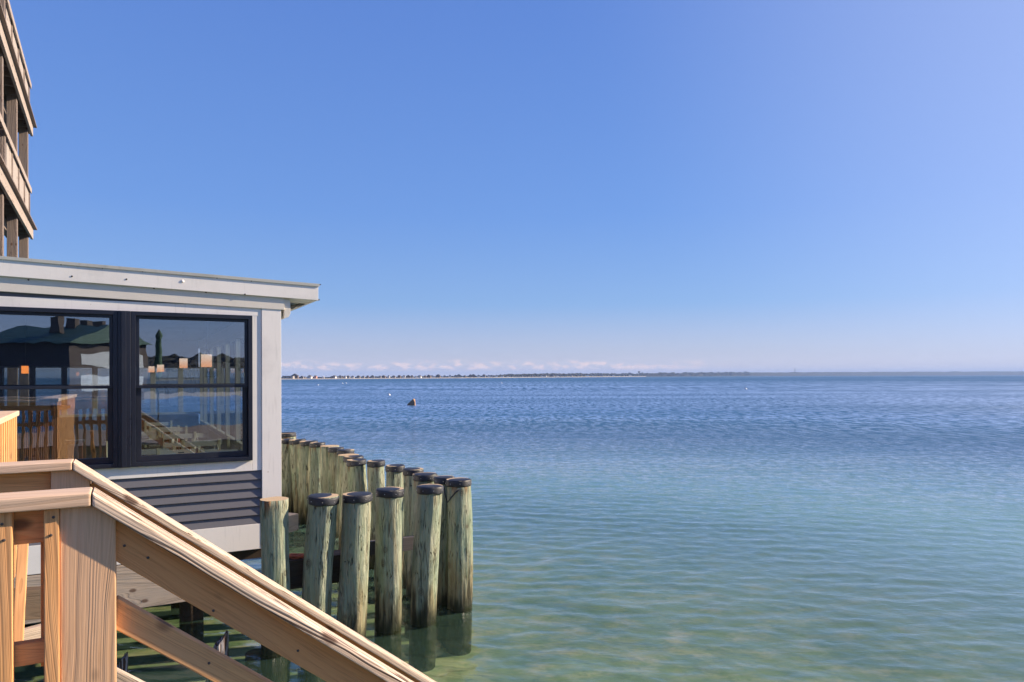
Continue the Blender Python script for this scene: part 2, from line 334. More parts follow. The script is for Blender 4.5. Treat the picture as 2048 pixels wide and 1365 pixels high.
class MB:
    def __init__(s): s.bm = bmesh.new()
    def box(s, x0, x1, y0, y1, z0, z1, M=None, mi=0):
        vs = [s.bm.verts.new(Vector((x, y, z))) for x in (x0, x1) for y in (y0, y1) for z in (z0, z1)]
        if M:
            for v in vs: v.co = M @ v.co
        for f in ((0, 1, 3, 2), (4, 6, 7, 5), (0, 4, 5, 1), (2, 3, 7, 6), (0, 2, 6, 4), (1, 5, 7, 3)):
            fc = s.bm.faces.new([vs[i] for i in f]); fc.material_index = mi
        return s
    def prism(s, poly, y0, y1):
        """polygon in (x,z) extruded along y"""
        a = [s.bm.verts.new((p[0], y0, p[1])) for p in poly]; b = [s.bm.verts.new((p[0], y1, p[1])) for p in poly]
        n = len(poly)
        s.bm.faces.new(a); s.bm.faces.new(b[::-1])
        for i in range(n): s.bm.faces.new((a[i], b[i], b[(i+1) % n], a[(i+1) % n]))
        return s
    def ring(s, u0, u1, w0, w1, v0, v1, tl, tr, tb, tt):
        """one connected rectangular frame in the x,z plane"""
        O = [(u0, w0), (u1, w0), (u1, w1), (u0, w1)]; I = [(u0+tl, w0+tb), (u1-tr, w0+tb), (u1-tr, w1-tt), (u0+tl, w1-tt)]
        V = {}
        for k, P in (('O', O), ('I', I)):
            for vi, v in ((0, v0), (1, v1)):
                V[k, vi] = [s.bm.verts.new((p[0], v, p[1])) for p in P]
        for i in range(4):
            j = (i+1) % 4
            s.bm.faces.new((V['O', 0][i], V['O', 0][j], V['I', 0][j], V['I', 0][i])); s.bm.faces.new((V['O', 1][j], V['O', 1][i], V['I', 1][i], V['I', 1][j]))
            s.bm.faces.new((V['O', 0][j], V['O', 0][i], V['O', 1][i], V['O', 1][j])); s.bm.faces.new((V['I', 0][i], V['I', 0][j], V['I', 1][j], V['I', 1][i]))
        return s
    def lathe(s, prof, segs=24, M=None, jit=0.0):
        rings = []
        for (r, z) in prof:
            ring = []
            for i in range(segs):
                t = 2*math.pi*i/segs
                ring.append(s.bm.verts.new((r*math.cos(t), r*math.sin(t), z)))
            rings.append(ring)
        for a, b in zip(rings, rings[1:]):
            for i in range(segs): s.bm.faces.new((a[i], a[(i+1) % segs], b[(i+1) % segs], b[i]))
        s.bm.faces.new(rings[0][::-1]); s.bm.faces.new(rings[-1])
        if M:
            for r in rings:
                for v in r: v.co = M @ v.co
        return s
    def mesh(s, name='mesh', bevel=0.0, segs=2, smooth=False):
        bmesh.ops.recalc_face_normals(s.bm, faces=s.bm.faces[:])
        if bevel > 0:
            bmesh.ops.bevel(s.bm, geom=s.bm.edges[:], offset=bevel, segments=segs, profile=0.6, affect='EDGES', clamp_overlap=True)
        me = bpy.data.meshes.new(name); s.bm.to_mesh(me); s.bm.free()
        if smooth:
            for p in me.polygons: p.use_smooth = True
        return me
    def build(s, name, mat, parent=None, M=None, bevel=0.0, segs=2, smooth=False, local=False):
        return link(name, s.mesh(name, bevel, segs, smooth), mat, parent, M, local)
def board(name, p0, p1, w, t, mat, parent=None, up=Vector((0, 0, 1)), bevel=0.004, segs=2):
    """a plank from p0 to p1 (world centre line); w measured along 'up', t across"""
    p0 = Vector(p0); p1 = Vector(p1); x = (p1-p0); ln = x.length; x.normalize()
    y = up.cross(x).normalized(); z = x.cross(y).normalized()
    M = Matrix((x, y, z)).transposed().to_4x4(); M.translation = p0
    mb = MB().box(0, ln, -t/2, t/2, -w/2, w/2)
    return mb.build(name, mat, parent, M, bevel=min(bevel, t*0.3, w*0.3), segs=segs)
def tube_mesh(pts, r, segs=8):
    bm = bmesh.new(); rings = []
    for i, p in enumerate(pts):
        p = Vector(p); a = Vector(pts[max(i-1, 0)]); b = Vector(pts[min(i+1, len(pts)-1)])
        t = (b-a).normalized(); q = t.to_track_quat('Z', 'Y')
        rr = r[i] if isinstance(r, (list, tuple)) else r
        rings.append([bm.verts.new(p + q @ Vector((rr*math.cos(2*math.pi*k/segs), rr*math.sin(2*math.pi*k/segs), 0))) for k in range(segs)])
    for a, b in zip(rings, rings[1:]):
        for k in range(segs): bm.faces.new((a[k], a[(k+1) % segs], b[(k+1) % segs], b[k]))
    bm.faces.new(rings[0][::-1]); bm.faces.new(rings[-1])
    me = bpy.data.meshes.new('tube'); bm.to_mesh(me); bm.free()
    for p in me.polygons: p.use_smooth = True
    return me
def copy_tree(o, parent=None):
    c = o.copy(); COL.objects.link(c); c.parent = parent
    for ch in [x for x in bpy.data.objects if x.parent == o]: copy_tree(ch, c)
    return c

# ---------------------------------------------------------------- camera, light, sky
cd = bpy.data.cameras.new('camera'); cam = bpy.data.objects.new('camera', cd); COL.objects.link(cam)
Mc = Matrix((R_, U_, -F_)).transposed().to_4x4(); Mc.translation = CAM; cam.matrix_world = Mc
cd.sensor_width = 36; cd.lens = 36*FPX/2048; cd.shift_y = (HY-682.5)/2048; cd.clip_start = 0.05; cd.clip_end = 60000
sc.camera = cam
PHI = math.radians(16.0); EL = math.radians(25.0)
sv = Vector((math.cos(PHI)*math.cos(EL), math.sin(PHI)*math.cos(EL), math.sin(EL)))
ld = bpy.data.lights.new('sun', 'SUN'); ld.energy = 5.0; ld.angle = math.radians(0.5); ld.color = (1.0, 0.83, 0.62)
lo = bpy.data.objects.new('sun', ld); COL.objects.link(lo); lo.rotation_euler = sv.to_track_quat('Z', 'Y').to_euler()
w = bpy.data.worlds.new('World'); sc.world = w; w.use_nodes = True; nt = w.node_tree
for n in list(nt.nodes): nt.nodes.remove(n)
wo = nt.nodes.new('ShaderNodeOutputWorld'); bg = nt.nodes.new('ShaderNodeBackground'); L(nt, bg.outputs[0], wo.inputs[0])
sky = nt.nodes.new('ShaderNodeTexSky'); sky.sky_type = 'NISHITA'; sky.sun_disc = False; sky.sun_elevation = EL
sky.sun_rotation = math.pi/2-PHI; sky.air_density = 1.0; sky.dust_density = 0.25; sky.ozone_density = 2.5; sky.altitude = 0
bg.inputs[1].default_value = 0.090
tc = N(nt, 'ShaderNodeTexCoord'); sx = N(nt, 'ShaderNodeSeparateXYZ'); L(nt, tc.outputs['Generated'], sx.inputs[0])
az = math_(nt, 'DIVIDE', sx.outputs[0], math_(nt, 'MAXIMUM', sx.outputs[1], 0.01)); el = math_(nt, 'DIVIDE', sx.outputs[2], math_(nt, 'MAXIMUM', sx.outputs[1], 0.01))
cv = N(nt, 'ShaderNodeCombineXYZ'); L(nt, math_(nt, 'MULTIPLY', az, 55), cv.inputs[0]); L(nt, math_(nt, 'MULTIPLY', el, 130), cv.inputs[1])
cn = noi(nt, cv.outputs[0], 1.0, 5, 0.55)
cn2 = noi(nt, cv.outputs[0], 0.22, 2, 0.5)
topm = mapr(nt, math_(nt, 'ADD', el, math_(nt, 'MULTIPLY', cn2, -0.018)), 0.008, 0.0145, 1., 0.)
azm = math_(nt, 'MULTIPLY', mapr(nt, az, 0.16, 0.34, 1., 0.), mapr(nt, sx.outputs[1], 0.0, 0.1))
cl = math_(nt, 'MULTIPLY', math_(nt, 'MULTIPLY', mapr(nt, cn, 0.45, 0.60), topm), math_(nt, 'MULTIPLY', azm, mapr(nt, el, 0.006, 0.012, 0.0, 1.0)))
lowf = mapr(nt, sx.outputs[2], 0.0, 0.14, 1., 0.)
def ramp(x, stops):
    r = N(nt, 'ShaderNodeValToRGB'); L(nt, x, r.inputs[0]); cr = r.color_ramp
    while len(cr.elements) < len(stops): cr.elements.new(0.5)
    for e_, (p_, c_) in zip(cr.elements, stops): e_.position = p_; e_.color = (*c_, 1)
    return r.outputs[0]
grad = ramp(sx.outputs[2], [(0.0, (.68, .62, .72)), (0.03, (.47, .50, .67)), (0.10, (.22, .40, .72)), (0.22, (.15, .325, .74)), (0.45, (.115, .255, .69)), (1.0, (.07, .16, .5))])
sd = N(nt, 'ShaderNodeVectorMath', operation='DOT_PRODUCT'); L(nt, tc.outputs['Generated'], sd.inputs[0]); sd.inputs[1].default_value = sv
glow = mapr(nt, sd.outputs['Value'], 0.45, 1.15)
grad = mix(nt, glow, grad, (.50, .60, .92))
gm = N(nt, 'ShaderNodeVectorMath', operation='SCALE'); L(nt, grad, gm.inputs[0]); gm.inputs['Scale'].default_value = 6.2
skc = mix(nt, 1.0, sky.outputs[0], (0.86, 0.90, 1.26), 'MULTIPLY')
skc = mix(nt, 0.8, skc, gm.outputs[0])
skc = mix(nt, math_(nt, 'MULTIPLY', cl, 0.85), skc, (6.4, 5.0, 4.8))
L(nt, skc, bg.inputs[0])
sc.view_settings.view_transform = 'Standard'; sc.view_settings.look = 'None'; sc.view_settings.exposure = 0.85; sc.view_settings.gamma = 1
sc.render.engine = 'CYCLES'
sc.cycles.max_bounces = 10; sc.cycles.transparent_max_bounces = 12; sc.cycles.glossy_bounces = 4; sc.cycles.diffuse_bounces = 3
sc.cycles.volume_bounces = 0
sc.cycles.caustics_reflective = False; sc.cycles.caustics_refractive = False

# ---------------------------------------------------------------- water, bed, far shore
S = 9000
import numpy as np
th = np.concatenate([np.radians(np.linspace(-180, -36, 30, endpoint=False)), np.radians(np.arange(-36, 40, 0.12)), np.radians(np.linspace(40, 180, 30, endpoint=False))])
rr_ = np.concatenate([[0.3, 1.0], 1.6*np.exp(np.arange(0, math.log(70/1.6), 0.0055)), 75*np.exp(np.linspace(0.05, math.log(S/75), 60))])
TH, RR = np.meshgrid(th, rr_); X = RR*np.sin(TH); Y = RR*np.cos(TH); Z = np.zeros_like(X)
rs = np.random.RandomState(5)
gst = 0.75+0.35*np.sin(X*0.21+1.3+0.7*np.sin(Y*0.13))*np.sin(Y*0.17+X*0.05+0.4)
infront = np.clip((np.radians(40)-np.abs(TH))/np.radians(5), 0, 1)*np.clip((72-RR)/25, 0, 1)
for k in range(80):
    lam = 0.085*(0.72/0.085)**rs.rand(); kk = 2*math.pi/lam
    a_ = math.radians(-102+rs.randn()*30); amp = 0.0155*rs.uniform(0.6, 1.4)/kk*(1.0 if lam < 0.9 else 0.75)
    fade = np.clip((lam/(RR*0.0055)-2.5)/3.0, 0, 1)
    ph = kk*(math.cos(a_)*X+math.sin(a_)*Y)+rs.rand()*6.28+0.6*np.sin(X*0.9+k)+0.5*np.sin(Y*0.8+2*k)
    Z += amp*fade*(np.sin(ph)+0.25*np.sin(2*ph+1.57))
Z *= infront*gst
nr, nt_ = X.shape
co = np.stack([X, Y, Z], -1).reshape(-1, 3)
ii, jj = np.meshgrid(np.arange(nr-1), np.arange(nt_), indexing='ij'); j2 = (jj+1) % nt_
fa = np.stack([ii*nt_+jj, ii*nt_+j2, (ii+1)*nt_+j2, (ii+1)*nt_+jj], -1).reshape(-1, 4)
me = bpy.data.meshes.new('water')
nf = len(fa)
me.vertices.add(len(co)); me.vertices.foreach_set('co', co.astype(np.float32).ravel())
cap_loop = np.arange(nt_)
me.loops.add(nf*4+nt_); me.loops.foreach_set('vertex_index', np.concatenate([fa.ravel(), cap_loop]).astype(np.int32))
me.polygons.add(nf+1); me.polygons.foreach_set('loop_start', np.concatenate([np.arange(nf)*4, [nf*4]]).astype(np.int32))
me.update(calc_edges=True); me.validate()
if me.polygons[1000].normal.z < 0: me.flip_normals()
me.polygons.foreach_set('use_smooth', np.ones(len(me.polygons), dtype=bool))
wo_ = link('water', me, 'sea_water'); tag(wo_, kind='structure')
print('water normal z', me.polygons[1000].normal.z, len(me.polygons))
def bedz(x, y):
    d = max(0.0, (x+2)*0.35 + (y-4)*0.65)
    return -0.42 - 0.022*min(d, 70) + 0.05*noise.noise(Vector((x*0.35, y*0.35, 0)))
bm = bmesh.new(); nx, ny = 90, 100; g = []
for j in range(ny+1):
    row = []
    for i in range(nx+1):
        tx = (i/nx)*2-1; ty = j/ny
        x = 200*tx*abs(tx)**1.2; y = -25 + 300*ty**2.2
        row.append(bm.verts.new((x, y, bedz(x, y))))
    g.append(row)
for j in range(ny):
    for i in range(nx): bm.faces.new((g[j][i], g[j][i+1], g[j+1][i+1], g[j+1][i]))
me = bpy.data.meshes.new('seabed'); bm.to_mesh(me); bm.free()
for p in me.polygons: p.use_smooth = True
tag(link('seabed', me, 'sand_bed'), kind='structure')
mb = MB(); a = [mb.bm.verts.new(p) for p in ((-S, -S, -3), (S, -S, -3), (S, S, -3), (-S, S, -3))]; mb.bm.faces.new(a)
tag(mb.build('deep_seabed', 'sand_bed'), kind='structure')

SH = [(300, 600), (560, 760), (700, 850), (850, 1000), (1000, 1250), (1150, 1700), (1300, 2400), (1500, 3400), (1750, 4200), (2100, 5000), (2400, 5200)]
def shore(px):
    for (a, da), (b, db) in zip(SH, SH[1:]):
        if px <= b: return da + (db-da)*(px-a)/(b-a)
    return SH[-1][1]
TOP = [(300, 755.5), (560, 756.5), (850, 755), (985, 752.5), (1010, 749.5), (1080, 747.8), (1250, 748.0), (1500, 745.4), (1750, 744.2), (2100, 743.0), (2400, 743.5)]
def topy(px):
    for (a, da), (b, db) in zip(TOP, TOP[1:]):
        if px <= b: return da + (db-da)*(px-a)/(b-a)
    return TOP[-1][1]
def horiz(px): return HY + ROLL*(px-CX)
bm = bmesh.new(); rows = []
pxs = [300+i*4 for i in range(520)]
for px in pxs:
    d = shore(px); r = Vector(((px-CX)/FPX, 1, 0))
    hb = 0.5*d/900+0.3
    dt = d*1.10+30
    ht = EYE + (horiz(px)-topy(px))*dt/FPX + noise.noise(Vector((px*0.05, 3, 0)))*d*0.0009
    col = []
    for (dd, h) in ((d, -0.5), (d*1.006+3, hb), (d*1.02+8, hb*1.4), (d*1.05+18, max(hb*1.6, ht*0.6)), (dt, max(hb*1.7, ht)), (dt*1.12, max(hb*1.7, ht*0.9)), (dt*1.2, -1)):
        p = r*dd; col.append(bm.verts.new((p.x, p.y, h)))
    rows.append(col)
for a, b in zip(rows, rows[1:]):
    for k in range(6):
        f = bm.faces.new((a[k], b[k], b[k+1], a[k+1])); f.material_index = 0 if (k < 2 and a[0].co.x < 0.19*a[0].co.y) else 1
me = bpy.data.meshes.new('far_shore'); bm.to_mesh(me); bm.free(); me.materials.append(MATS['beach_sand']); me.materials.append(MATS['woods'])
tag(link('far_shore', me, None), kind='structure')
# far woodland: crowns one cannot tell apart
bm = bmesh.new()
for i in range(1500):
    px = random.uniform(545, 1500); d = shore(px); k = random.random()
    dd = d*(1.022+0.075*k)+12+15*k; r = Vector(((px-CX)/FPX, 1, 0)); p = r*dd
    ht = EYE + (horiz(px)-topy(px))*(d*1.1+30)/FPX
    base = (0.9*d/900+0.3)*1.2 + max(0, ht-2)*k*0.85
    s = random.uniform(0.8, 2.0)*d/1000*(0.75 if px < 1000 else 0.9)
    Mx = Matrix.Translation((p.x, p.y, base+s*0.3)) @ Matrix.Diagonal((s*random.uniform(1, 2.2), s*1.3, s*random.uniform(0.6, 1.1), 1))
    bmesh.ops.create_icosphere(bm, subdivisions=1, radius=1.0, matrix=Mx)
for v in bm.verts: v.co += Vector((noise.noise(v.co*0.5), 0, noise.noise(v.co*0.6+Vector((9, 0, 0)))))*0.7
me = bpy.data.meshes.new('woodland'); bm.to_mesh(me); bm.free()
tag(link('woodland', me, 'woods'), label='dark low woodland behind the houses on the far beach', cat='woodland', kind='stuff')
# houses along the beach
def house(px, wpx, hpx, matn, roof, label, flat=False, k=0.5):
    d = shore(px)*1.012+6; sc_ = d/FPX; r = Vector(((px-CX)/FPX, 1, 0)); p = r*d
    W = wpx*sc_; H = hpx*sc_; z0 = 0.9*shore(px)/900+0.1
    e = empty('beach_house', (p.x, p.y, z0), random.uniform(-0.4, 0.4), label, 'house', 'houses along the far beach')
    MB().box(-W/2, W/2, -W*0.3, W*0.3, -0.3, H).build('wall', matn, e, local=True)
    if flat: MB().box(-W*0.53, W*0.53, -W*0.33, W*0.33, H, H*1.1).build('roof', roof, e, local=True)
    else: MB().prism([(-W*0.56, H), (W*0.56, H), (0, H+W*0.34)], -W*0.34, W*0.34).build('roof', roof, e, local=True)
    for i in range(2):
        u = (-0.22+0.44*i)*W; MB().box(u-W*0.07, u+W*0.07, -W*0.30-0.06, -W*0.3, H*0.35, H*0.75).build('window', 'black_frame', e, local=True)
house(577, 21, 5.0, 'house_grey', 'house_roof', 'wide flat roofed grey block at the left end of the far beach', True)
house(590, 13, 5.5, 'house_brown', 'house_roof', 'dark brown gabled building second along the far beach from the left')
house(631, 6, 4.2, 'house_pink', 'house_roof', 'small salmon pink gabled house on the far beach')
house(646, 5, 3.0, 'house_white', 'house_white', 'bright white hut just right of the pink beach house')
kinds = [('house_white', 'house_roof', 'tiny white beach house with a grey gable roof on the far shore'), ('house_grey', 'house_roof', 'tiny grey shingled beach house on the far shore'), ('house_brown', 'house_roof', 'tiny dark brown beach house on the far shore')]
px = 604
while px < 1290:
    if not (622 < px < 655):
        m_, r_, lb = random.choice(kinds)
        f = 1.0 if px < 1000 else 0.62
        house(px, random.uniform(4, 8.5)*f, random.uniform(2.4, 4.0)*f, m_, r_, lb)
    px += random.uniform(5, 13)
# mast and water tower on the far hills
p = Vector(((1590-CX)/FPX, 1, 0))*4000
MB().lathe([(3.0, 10), (2.2, 34), (1.2, 46)], 8).build('radio_mast', 'house_grey', None, Matrix.Translation(p)); tag(bpy.data.objects['radio_mast'], 'thin grey mast standing on the distant hills', 'mast')
p = Vector(((1278-CX)/FPX, 1, 0))*2500
e = empty('water_tower', p, 0, 'small dark water tower rising above the distant wooded ridge', 'water tower')
MB().lathe([(1.3, 4), (1.3, 14)], 8).build('stem', 'house_brown', e, local=True); MB().lathe([(2, 14), (4, 15.5), (4, 18.5), (1.5, 20)], 12).build('tank', 'house_brown', e, local=True)

# ---------------------------------------------------------------- floating things
p = ath(823, 811, 0)
bm = bmesh.new(); V = [bm.verts.new(v) for v in ((-0.42, -0.2, -0.2), (0.36, -0.28, -0.2), (0.38, 0.35, -0.2), (-0.4, 0.3, -0.2), (0.20, -0.22, 0.66), (0.34, 0.16, 0.62), (-0.40, -0.16, 0.10), (-0.38, 0.22, 0.10), (0.36, -0.26, 0.3))]
bmesh.ops.convex_hull(bm, input=V); bmesh.ops.bevel(bm, geom=bm.edges[:], offset=0.015, segments=1, affect='EDGES')
me = bpy.data.meshes.new('marker'); bm.to_mesh(me); bm.free()
o = link('wedge_marker', me, 'rust_light', None, Matrix.Translation(p)); tag(o, 'rusty brown wedge shaped float sticking up from the sea', 'float')
BU = [(778, 791, 0.24, 'largest white mooring buoy beside the rusty wedge float'), (636, 771, 0.30, 'white mooring buoy nearest the restaurant corner'), (685, 767.5, 0.32, 'left one of the pair of white buoys below the beach'),
      (692, 767, 0.32, 'right one of the pair of white buoys below the beach'), (1491, 779, 0.30, 'white mooring buoy far out on the right half of the sea'), (1003, 767, 0.3, 'white buoy farther out beyond the wedge float, left of centre'), (1090, 764, 0.3, 'white buoy near the centre of the far water')]
for (bx, by, br, lb) in BU:
    p = ath(bx, by, 0)
    e = empty('mooring_buoy', p, 0, lb, 'buoy', 'white mooring buoys on the sea')
    MB().lathe([(0.02, -br), (br*0.7, -br*0.7), (br, 0), (br*0.72, br*0.72), (br*0.15, br)], 14).build('float', 'buoy_white', e, smooth=True, local=True)
    MB().lathe([(0.025, br), (0.025, br*1.7)], 6).build('ring_post', 'steel_black', e, local=True)

# ---------------------------------------------------------------- pilings
NAIL = MB().lathe([(0.0036, -0.006), (0.0036, 0.004), (0.0015, 0.006)], 6).mesh('nail'); NAIL.materials.append(MATS['bright_nail'])
def pile(px, py, wpx, bpx, bpy_, label, group, cap=True, tilt=0.0, hcap=1.575, capoff=0.0, cord=False, seed=0, rb=1.0):
    top = ath(px, py, hcap); depth = top.y
    r = wpx*depth/FPX/2*(0.93 if cap else 1.0)
    rr = ray(bpx, bpy_); bot = CAM + rr*(depth/rr.y)          # a second pixel on the axis, at about the same distance
    k = (bot-top)/(bot.z-top.z); zb = -0.75
    base = top + k*(zb-top.z)
    o0 = Vector((base.x, base.y, 0)); H = top.z-zb
    bm = bmesh.new(); segs, rings = 44, 46; R = []
    for j in range(rings+1):
        t = j/rings; z = zb + H*t; c = base.lerp(top, t); ring = []
        rad = r*(1.05-0.05*t)*rb
        bow = 0.022*math.sin(t*3.1+seed*1.7)
        for i in range(segs):
            a = 2*math.pi*i/segs
            nd = noise.noise(Vector((math.cos(a)*1.3+seed*3.1, math.sin(a)*1.3, z*0.9)))*0.11 + noise.noise(Vector((math.cos(a)*5+seed, math.sin(a)*5, z*1.6)))*0.05
            kn = noise.noise(Vector((math.cos(a)*2.2+seed*7, math.sin(a)*2.2+4, z*3.5)))
            nd += max(0, kn-0.42)*0.25
            q = rad*(1+nd)
            ring.append(bm.verts.new((c.x-o0.x+bow+q*math.cos(a), c.y-o0.y+q*math.sin(a), z)))
        R.append(ring)
    for a, b in zip(R, R[1:]):
        for i in range(segs): bm.faces.new((a[i], a[(i+1) % segs], b[(i+1) % segs], b[i]))
    f = bm.faces.new(R[-1]); bm.faces.new(R[0][::-1])
    for fc in bm.faces: fc.smooth = True
    f.smooth = False
    f.material_index = 1
    me = bpy.data.meshes.new('piling'); bm.to_mesh(me); bm.free(); me.materials.append(MATS['piling_wood']); me.materials.append(MATS['piling_end'])
    o = link('piling', me, None, None, Matrix.Translation(o0)); tag(o, label, 'piling', group)
    if cap:
        rc = wpx*depth/FPX/2*1.0; h = 0.075
        Mx = Matrix.Translation(top+Vector((0.022*math.sin(3.1+seed*1.7), 0, -0.004))) @ Matrix.Rotation(tilt, 4, 'Y') @ Matrix.Rotation(0.03*math.sin(seed*5), 4, 'X')
        mbc = MB(); mbc.lathe([(rc*0.985, -h), (rc*1.0, -h+0.012), (rc*1.01, -0.012), (rc*0.985, -0.002), (rc*0.93, 0.004), (rc*0.5, 0.008), (rc*0.05, 0.009)], 40)
        for v in mbc.bm.verts:
            a = math.atan2(v.co.y, v.co.x); s = 1+0.035*noise.noise(Vector((math.cos(a)*1.5+seed, math.sin(a)*1.5, 2))); v.co.x *= s; v.co.y *= s
            if v.co.z < -0.05: v.co.z += 0.012*noise.noise(Vector((math.cos(a)*2+seed, math.sin(a)*2, 8)))
        c = mbc.build('cap', 'cap_rubber', o, Mx, smooth=True)
        for k_ in range(8):
            a = seed+2*math.pi*k_/8
            q = Mx @ Matrix.Translation((rc*1.0*math.cos(a), rc*1.0*math.sin(a), -h*0.5)) @ Matrix.Rotation(a, 4, 'Z') @ Matrix.Rotation(math.pi/2, 4, 'Y')
            nl = link('nail', NAIL, None, c, q)
    if cord:
        a0 = top + Vector((-r*0.80, -r*0.68, -0.07))
        pts = [a0+Vector((-0.05, -0.01, 0)), a0+Vector((-0.03, -0.02, -0.10)), a0+Vector((0.0, -0.03, -0.19)), a0+Vector((0.04, -0.05, -0.13)), a0+Vector((0.10, -0.06, -0.06)), a0+Vector((0.15, -0.06, -0.03))]
        link('cord', tube_mesh(pts, 0.009, 6), 'cap_rubber', o, Matrix.Identity(4))
    return o
G1 = 'pilings of the front row'; G2 = 'pilings of the curved back row'
PL = [
 (552, 998, 54, 549, 1180, 'bare topped green piling without a cap, touching the restaurant corner', G1, False, 0, {}),
 (648, 992, 61, 636, 1230, 'black capped green piling leaning right, first after the bare topped one', G1, True, 0.06, {}),
 (711, 988, 59, 701, 1260, 'black capped grey green piling second in the front row of capped ones', G1, True, -0.02, {}),
 (784, 978, 56, 774, 1250, 'capped piling with a round knot just under its cap, middle of the front row', G1, True, 0.02, {}),
 (858, 972, 54, 850, 1240, 'capped piling with torn splinters halfway down, just left of the outermost one', G1, True, 0.0, {}),
 (916, 959, 51, 918, 1218, 'outermost piling at the seaward end, with a cord hanging from its cap', G1, True, -0.02, {'cord': True}),
 (892, 954, 42, 890, 1195, 'piling half hidden directly behind the outermost one', G2, True, 0.0, {}),
 (847, 948, 49, 840, 1150, 'capped piling showing only its top behind the splintered front piling', G2, True, 0.0, {}),
 (828, 938, 41, 822, 1160, 'capped piling with a brown streak, seen in the gap beside the splintered one', G2, True, 0.03, {}),
 (791.5, 931, 39, 793, 1130, 'capped piling standing apart with water on its left, behind the knotted one', G2, True, -0.03, {}),
 (749, 922, 36, 752, 1130, 'pale capped piling leaning left beside the gap of open water', G2, True, -0.05, {}),
 (715, 920, 39, 722, 1120, 'capped piling with a rust stain below its cap, left of the open water gap', G2, True, -0.07, {}),
 (706, 913, 40, 700, 1090, 'slim capped piling tucked behind the rust stained one', G2, True, -0.05, {}),
 (696, 910, 40, 697, 1090, 'bare cut piling top without a cap among the capped back row', G2, False, 0, {}),
 (694, 900, 34, 694, 1060, 'capped piling poking up behind the larger bare cut top', G2, True, 0.03, {}),
 (670, 895.5, 31, 672, 1060, 'brownish capped piling left of the larger bare cut top', G2, True, -0.02, {}),
 (660, 892, 38, 660, 1060, 'small bare cut piling top farther along the back row', G2, False, 0, {}),
 (636, 886, 31, 637, 1050, 'capped piling with peeling bark edge, fourth from the wall in the back row', G2, True, -0.07, {}),
 (615, 883, 36, 613, 1046, 'broad dark capped piling, third from the wall in the back row', G2, True, -0.08, {}),
 (596, 880, 33, 603, 1040, 'brown capped piling tilted left, second from the wall in the back row', G2, True, -0.14, {}),
 (571, 879, 31, 579, 1030, 'sunlit capped piling nearest the white corner board in the back row', G2, True, -0.06, {}),
 (572, 866, 36, 574, 1000, 'tallest piling farthest back, its wide cap above all the others by the wall', G2, True, 0.0, {'hcap': 1.62}),
]
for i, (px, py, wd, bx, by, lb, gr, cp, tl, kw) in enumerate(PL):
    pile(px, py, wd, bx, by, lb, gr, cp, tl, seed=i*1.37+0.4, **kw)

# ---------------------------------------------------------------- restaurant
RZ = math.atan2(0.480, 0.877)
g0 = Vector(((500-CX)/FPX*8.0, 8.0, 0))
F0 = Frame(g0.x, g0.y, RZ); cu = F0.u(561)
cpt = F0.w3(cu, 0, 0); FB = Frame(cpt.x, cpt.y, RZ)
MBm = FB.mat()
B = empty('seaside_restaurant', cpt, RZ, 'low restaurant on piles with white trim, dark grey clapboards and black windows', 'restaurant')
UL = -9.0
def ln(p, q, v=0.0):
    (u0, w0), (u1, w1) = FB.uw(*p, v), FB.uw(*q, v)
    return lambda u: w0 + (w1-w0)*(u-u0)/(u1-u0)
def strip(name, top, bot, u0, u1, v0, v1, mat, parent=B, bevel=0.003):
    """band on the facade between two lines; v negative is towards the camera"""
    return MB().prism([(u0, bot(u0)), (u1, bot(u1)), (u1, top(u1)), (u0, top(u0))], v0, v1).build(name, mat, parent, MBm, bevel=bevel)
FLOOR = EYE-1.90
vF = -0.085
roof_t = ln((0, 515), (638, 570.5), vF); fas_b = ln((0, 552), (570, 596), vF)
uR = FB.u(637, vF)
frz_t = lambda u: fas_b(u)+0.05
frz_b = ln((0, 584), (565, 621)); 
wt = FB.uw(372, 609)[1]; head_t = lambda u: wt
def flat(w): return lambda u: w
W_ht = FB.uw(502, 632.5)[1]; W_sb = FB.uw(502, 920)[1]; W_tb = FB.uw(522, 940)[1]; W_kb = FB.uw(522, 1046)[1]; W_bb = FB.uw(522, 1096)[1]
uWr = FB.u(503); uC = FB.u(522); 
print('uR', uR, 'W', W_ht, W_sb, W_tb, W_kb, W_bb, 'uWr', uWr, uC, 'corner', cpt)
strip('fascia_board', roof_t, fas_b, UL, uR, vF, vF+0.03, 'white_paint')
strip('drip_edge', lambda u: roof_t(u)+0.012, lambda u: roof_t(u)-0.020, UL, uR+0.012, vF-0.014, vF-0.001, 'roof_metal', bevel=0.001)
strip('frieze_board', frz_t, frz_b, UL, 0.035, -0.055, 0.0, 'sunlit_white')
# roof slab
mb = MB(); DEP = 9.0
for (va, vb) in ((vF+0.031, DEP+0.2),):
    mb.prism([(UL, roof_t(UL)-0.16), (uR, roof_t(uR)-0.10), (uR, roof_t(uR)+0.0), (UL, roof_t(UL)+0.0)], va, vb)
mb.build('roof', 'shingle', B, MBm)
mb = MB()
mb.prism([(UL, roof_t(UL)+0.004), (uR+0.03, roof_t(uR+0.03)+0.004), (uR+0.03, roof_t(uR)+0.010), (UL, roof_t(UL)+0.010)], vF-0.012, DEP+0.22)
mb.build('roofing_felt', 'shingle', B, MBm)
# rake soffit under the front overhang and the eave soffit on the sea side
mb = MB(); mb.prism([(0.05, roof_t(0.05)-0.17), (uR-0.03, fas_b(uR)+0.012), (uR-0.03, fas_b(uR)+0.03), (0.05, roof_t(0.05)-0.14)], vF+0.031, DEP)
mb.build('eave_soffit', 'sunlit_white', B, MBm)
MB().box(uR-0.027, uR, vF+0.031, DEP, fas_b(uR)+0.0, roof_t(uR)-0.03, None).build('eave_fascia', 'white_paint', B, MBm, bevel=0.003)
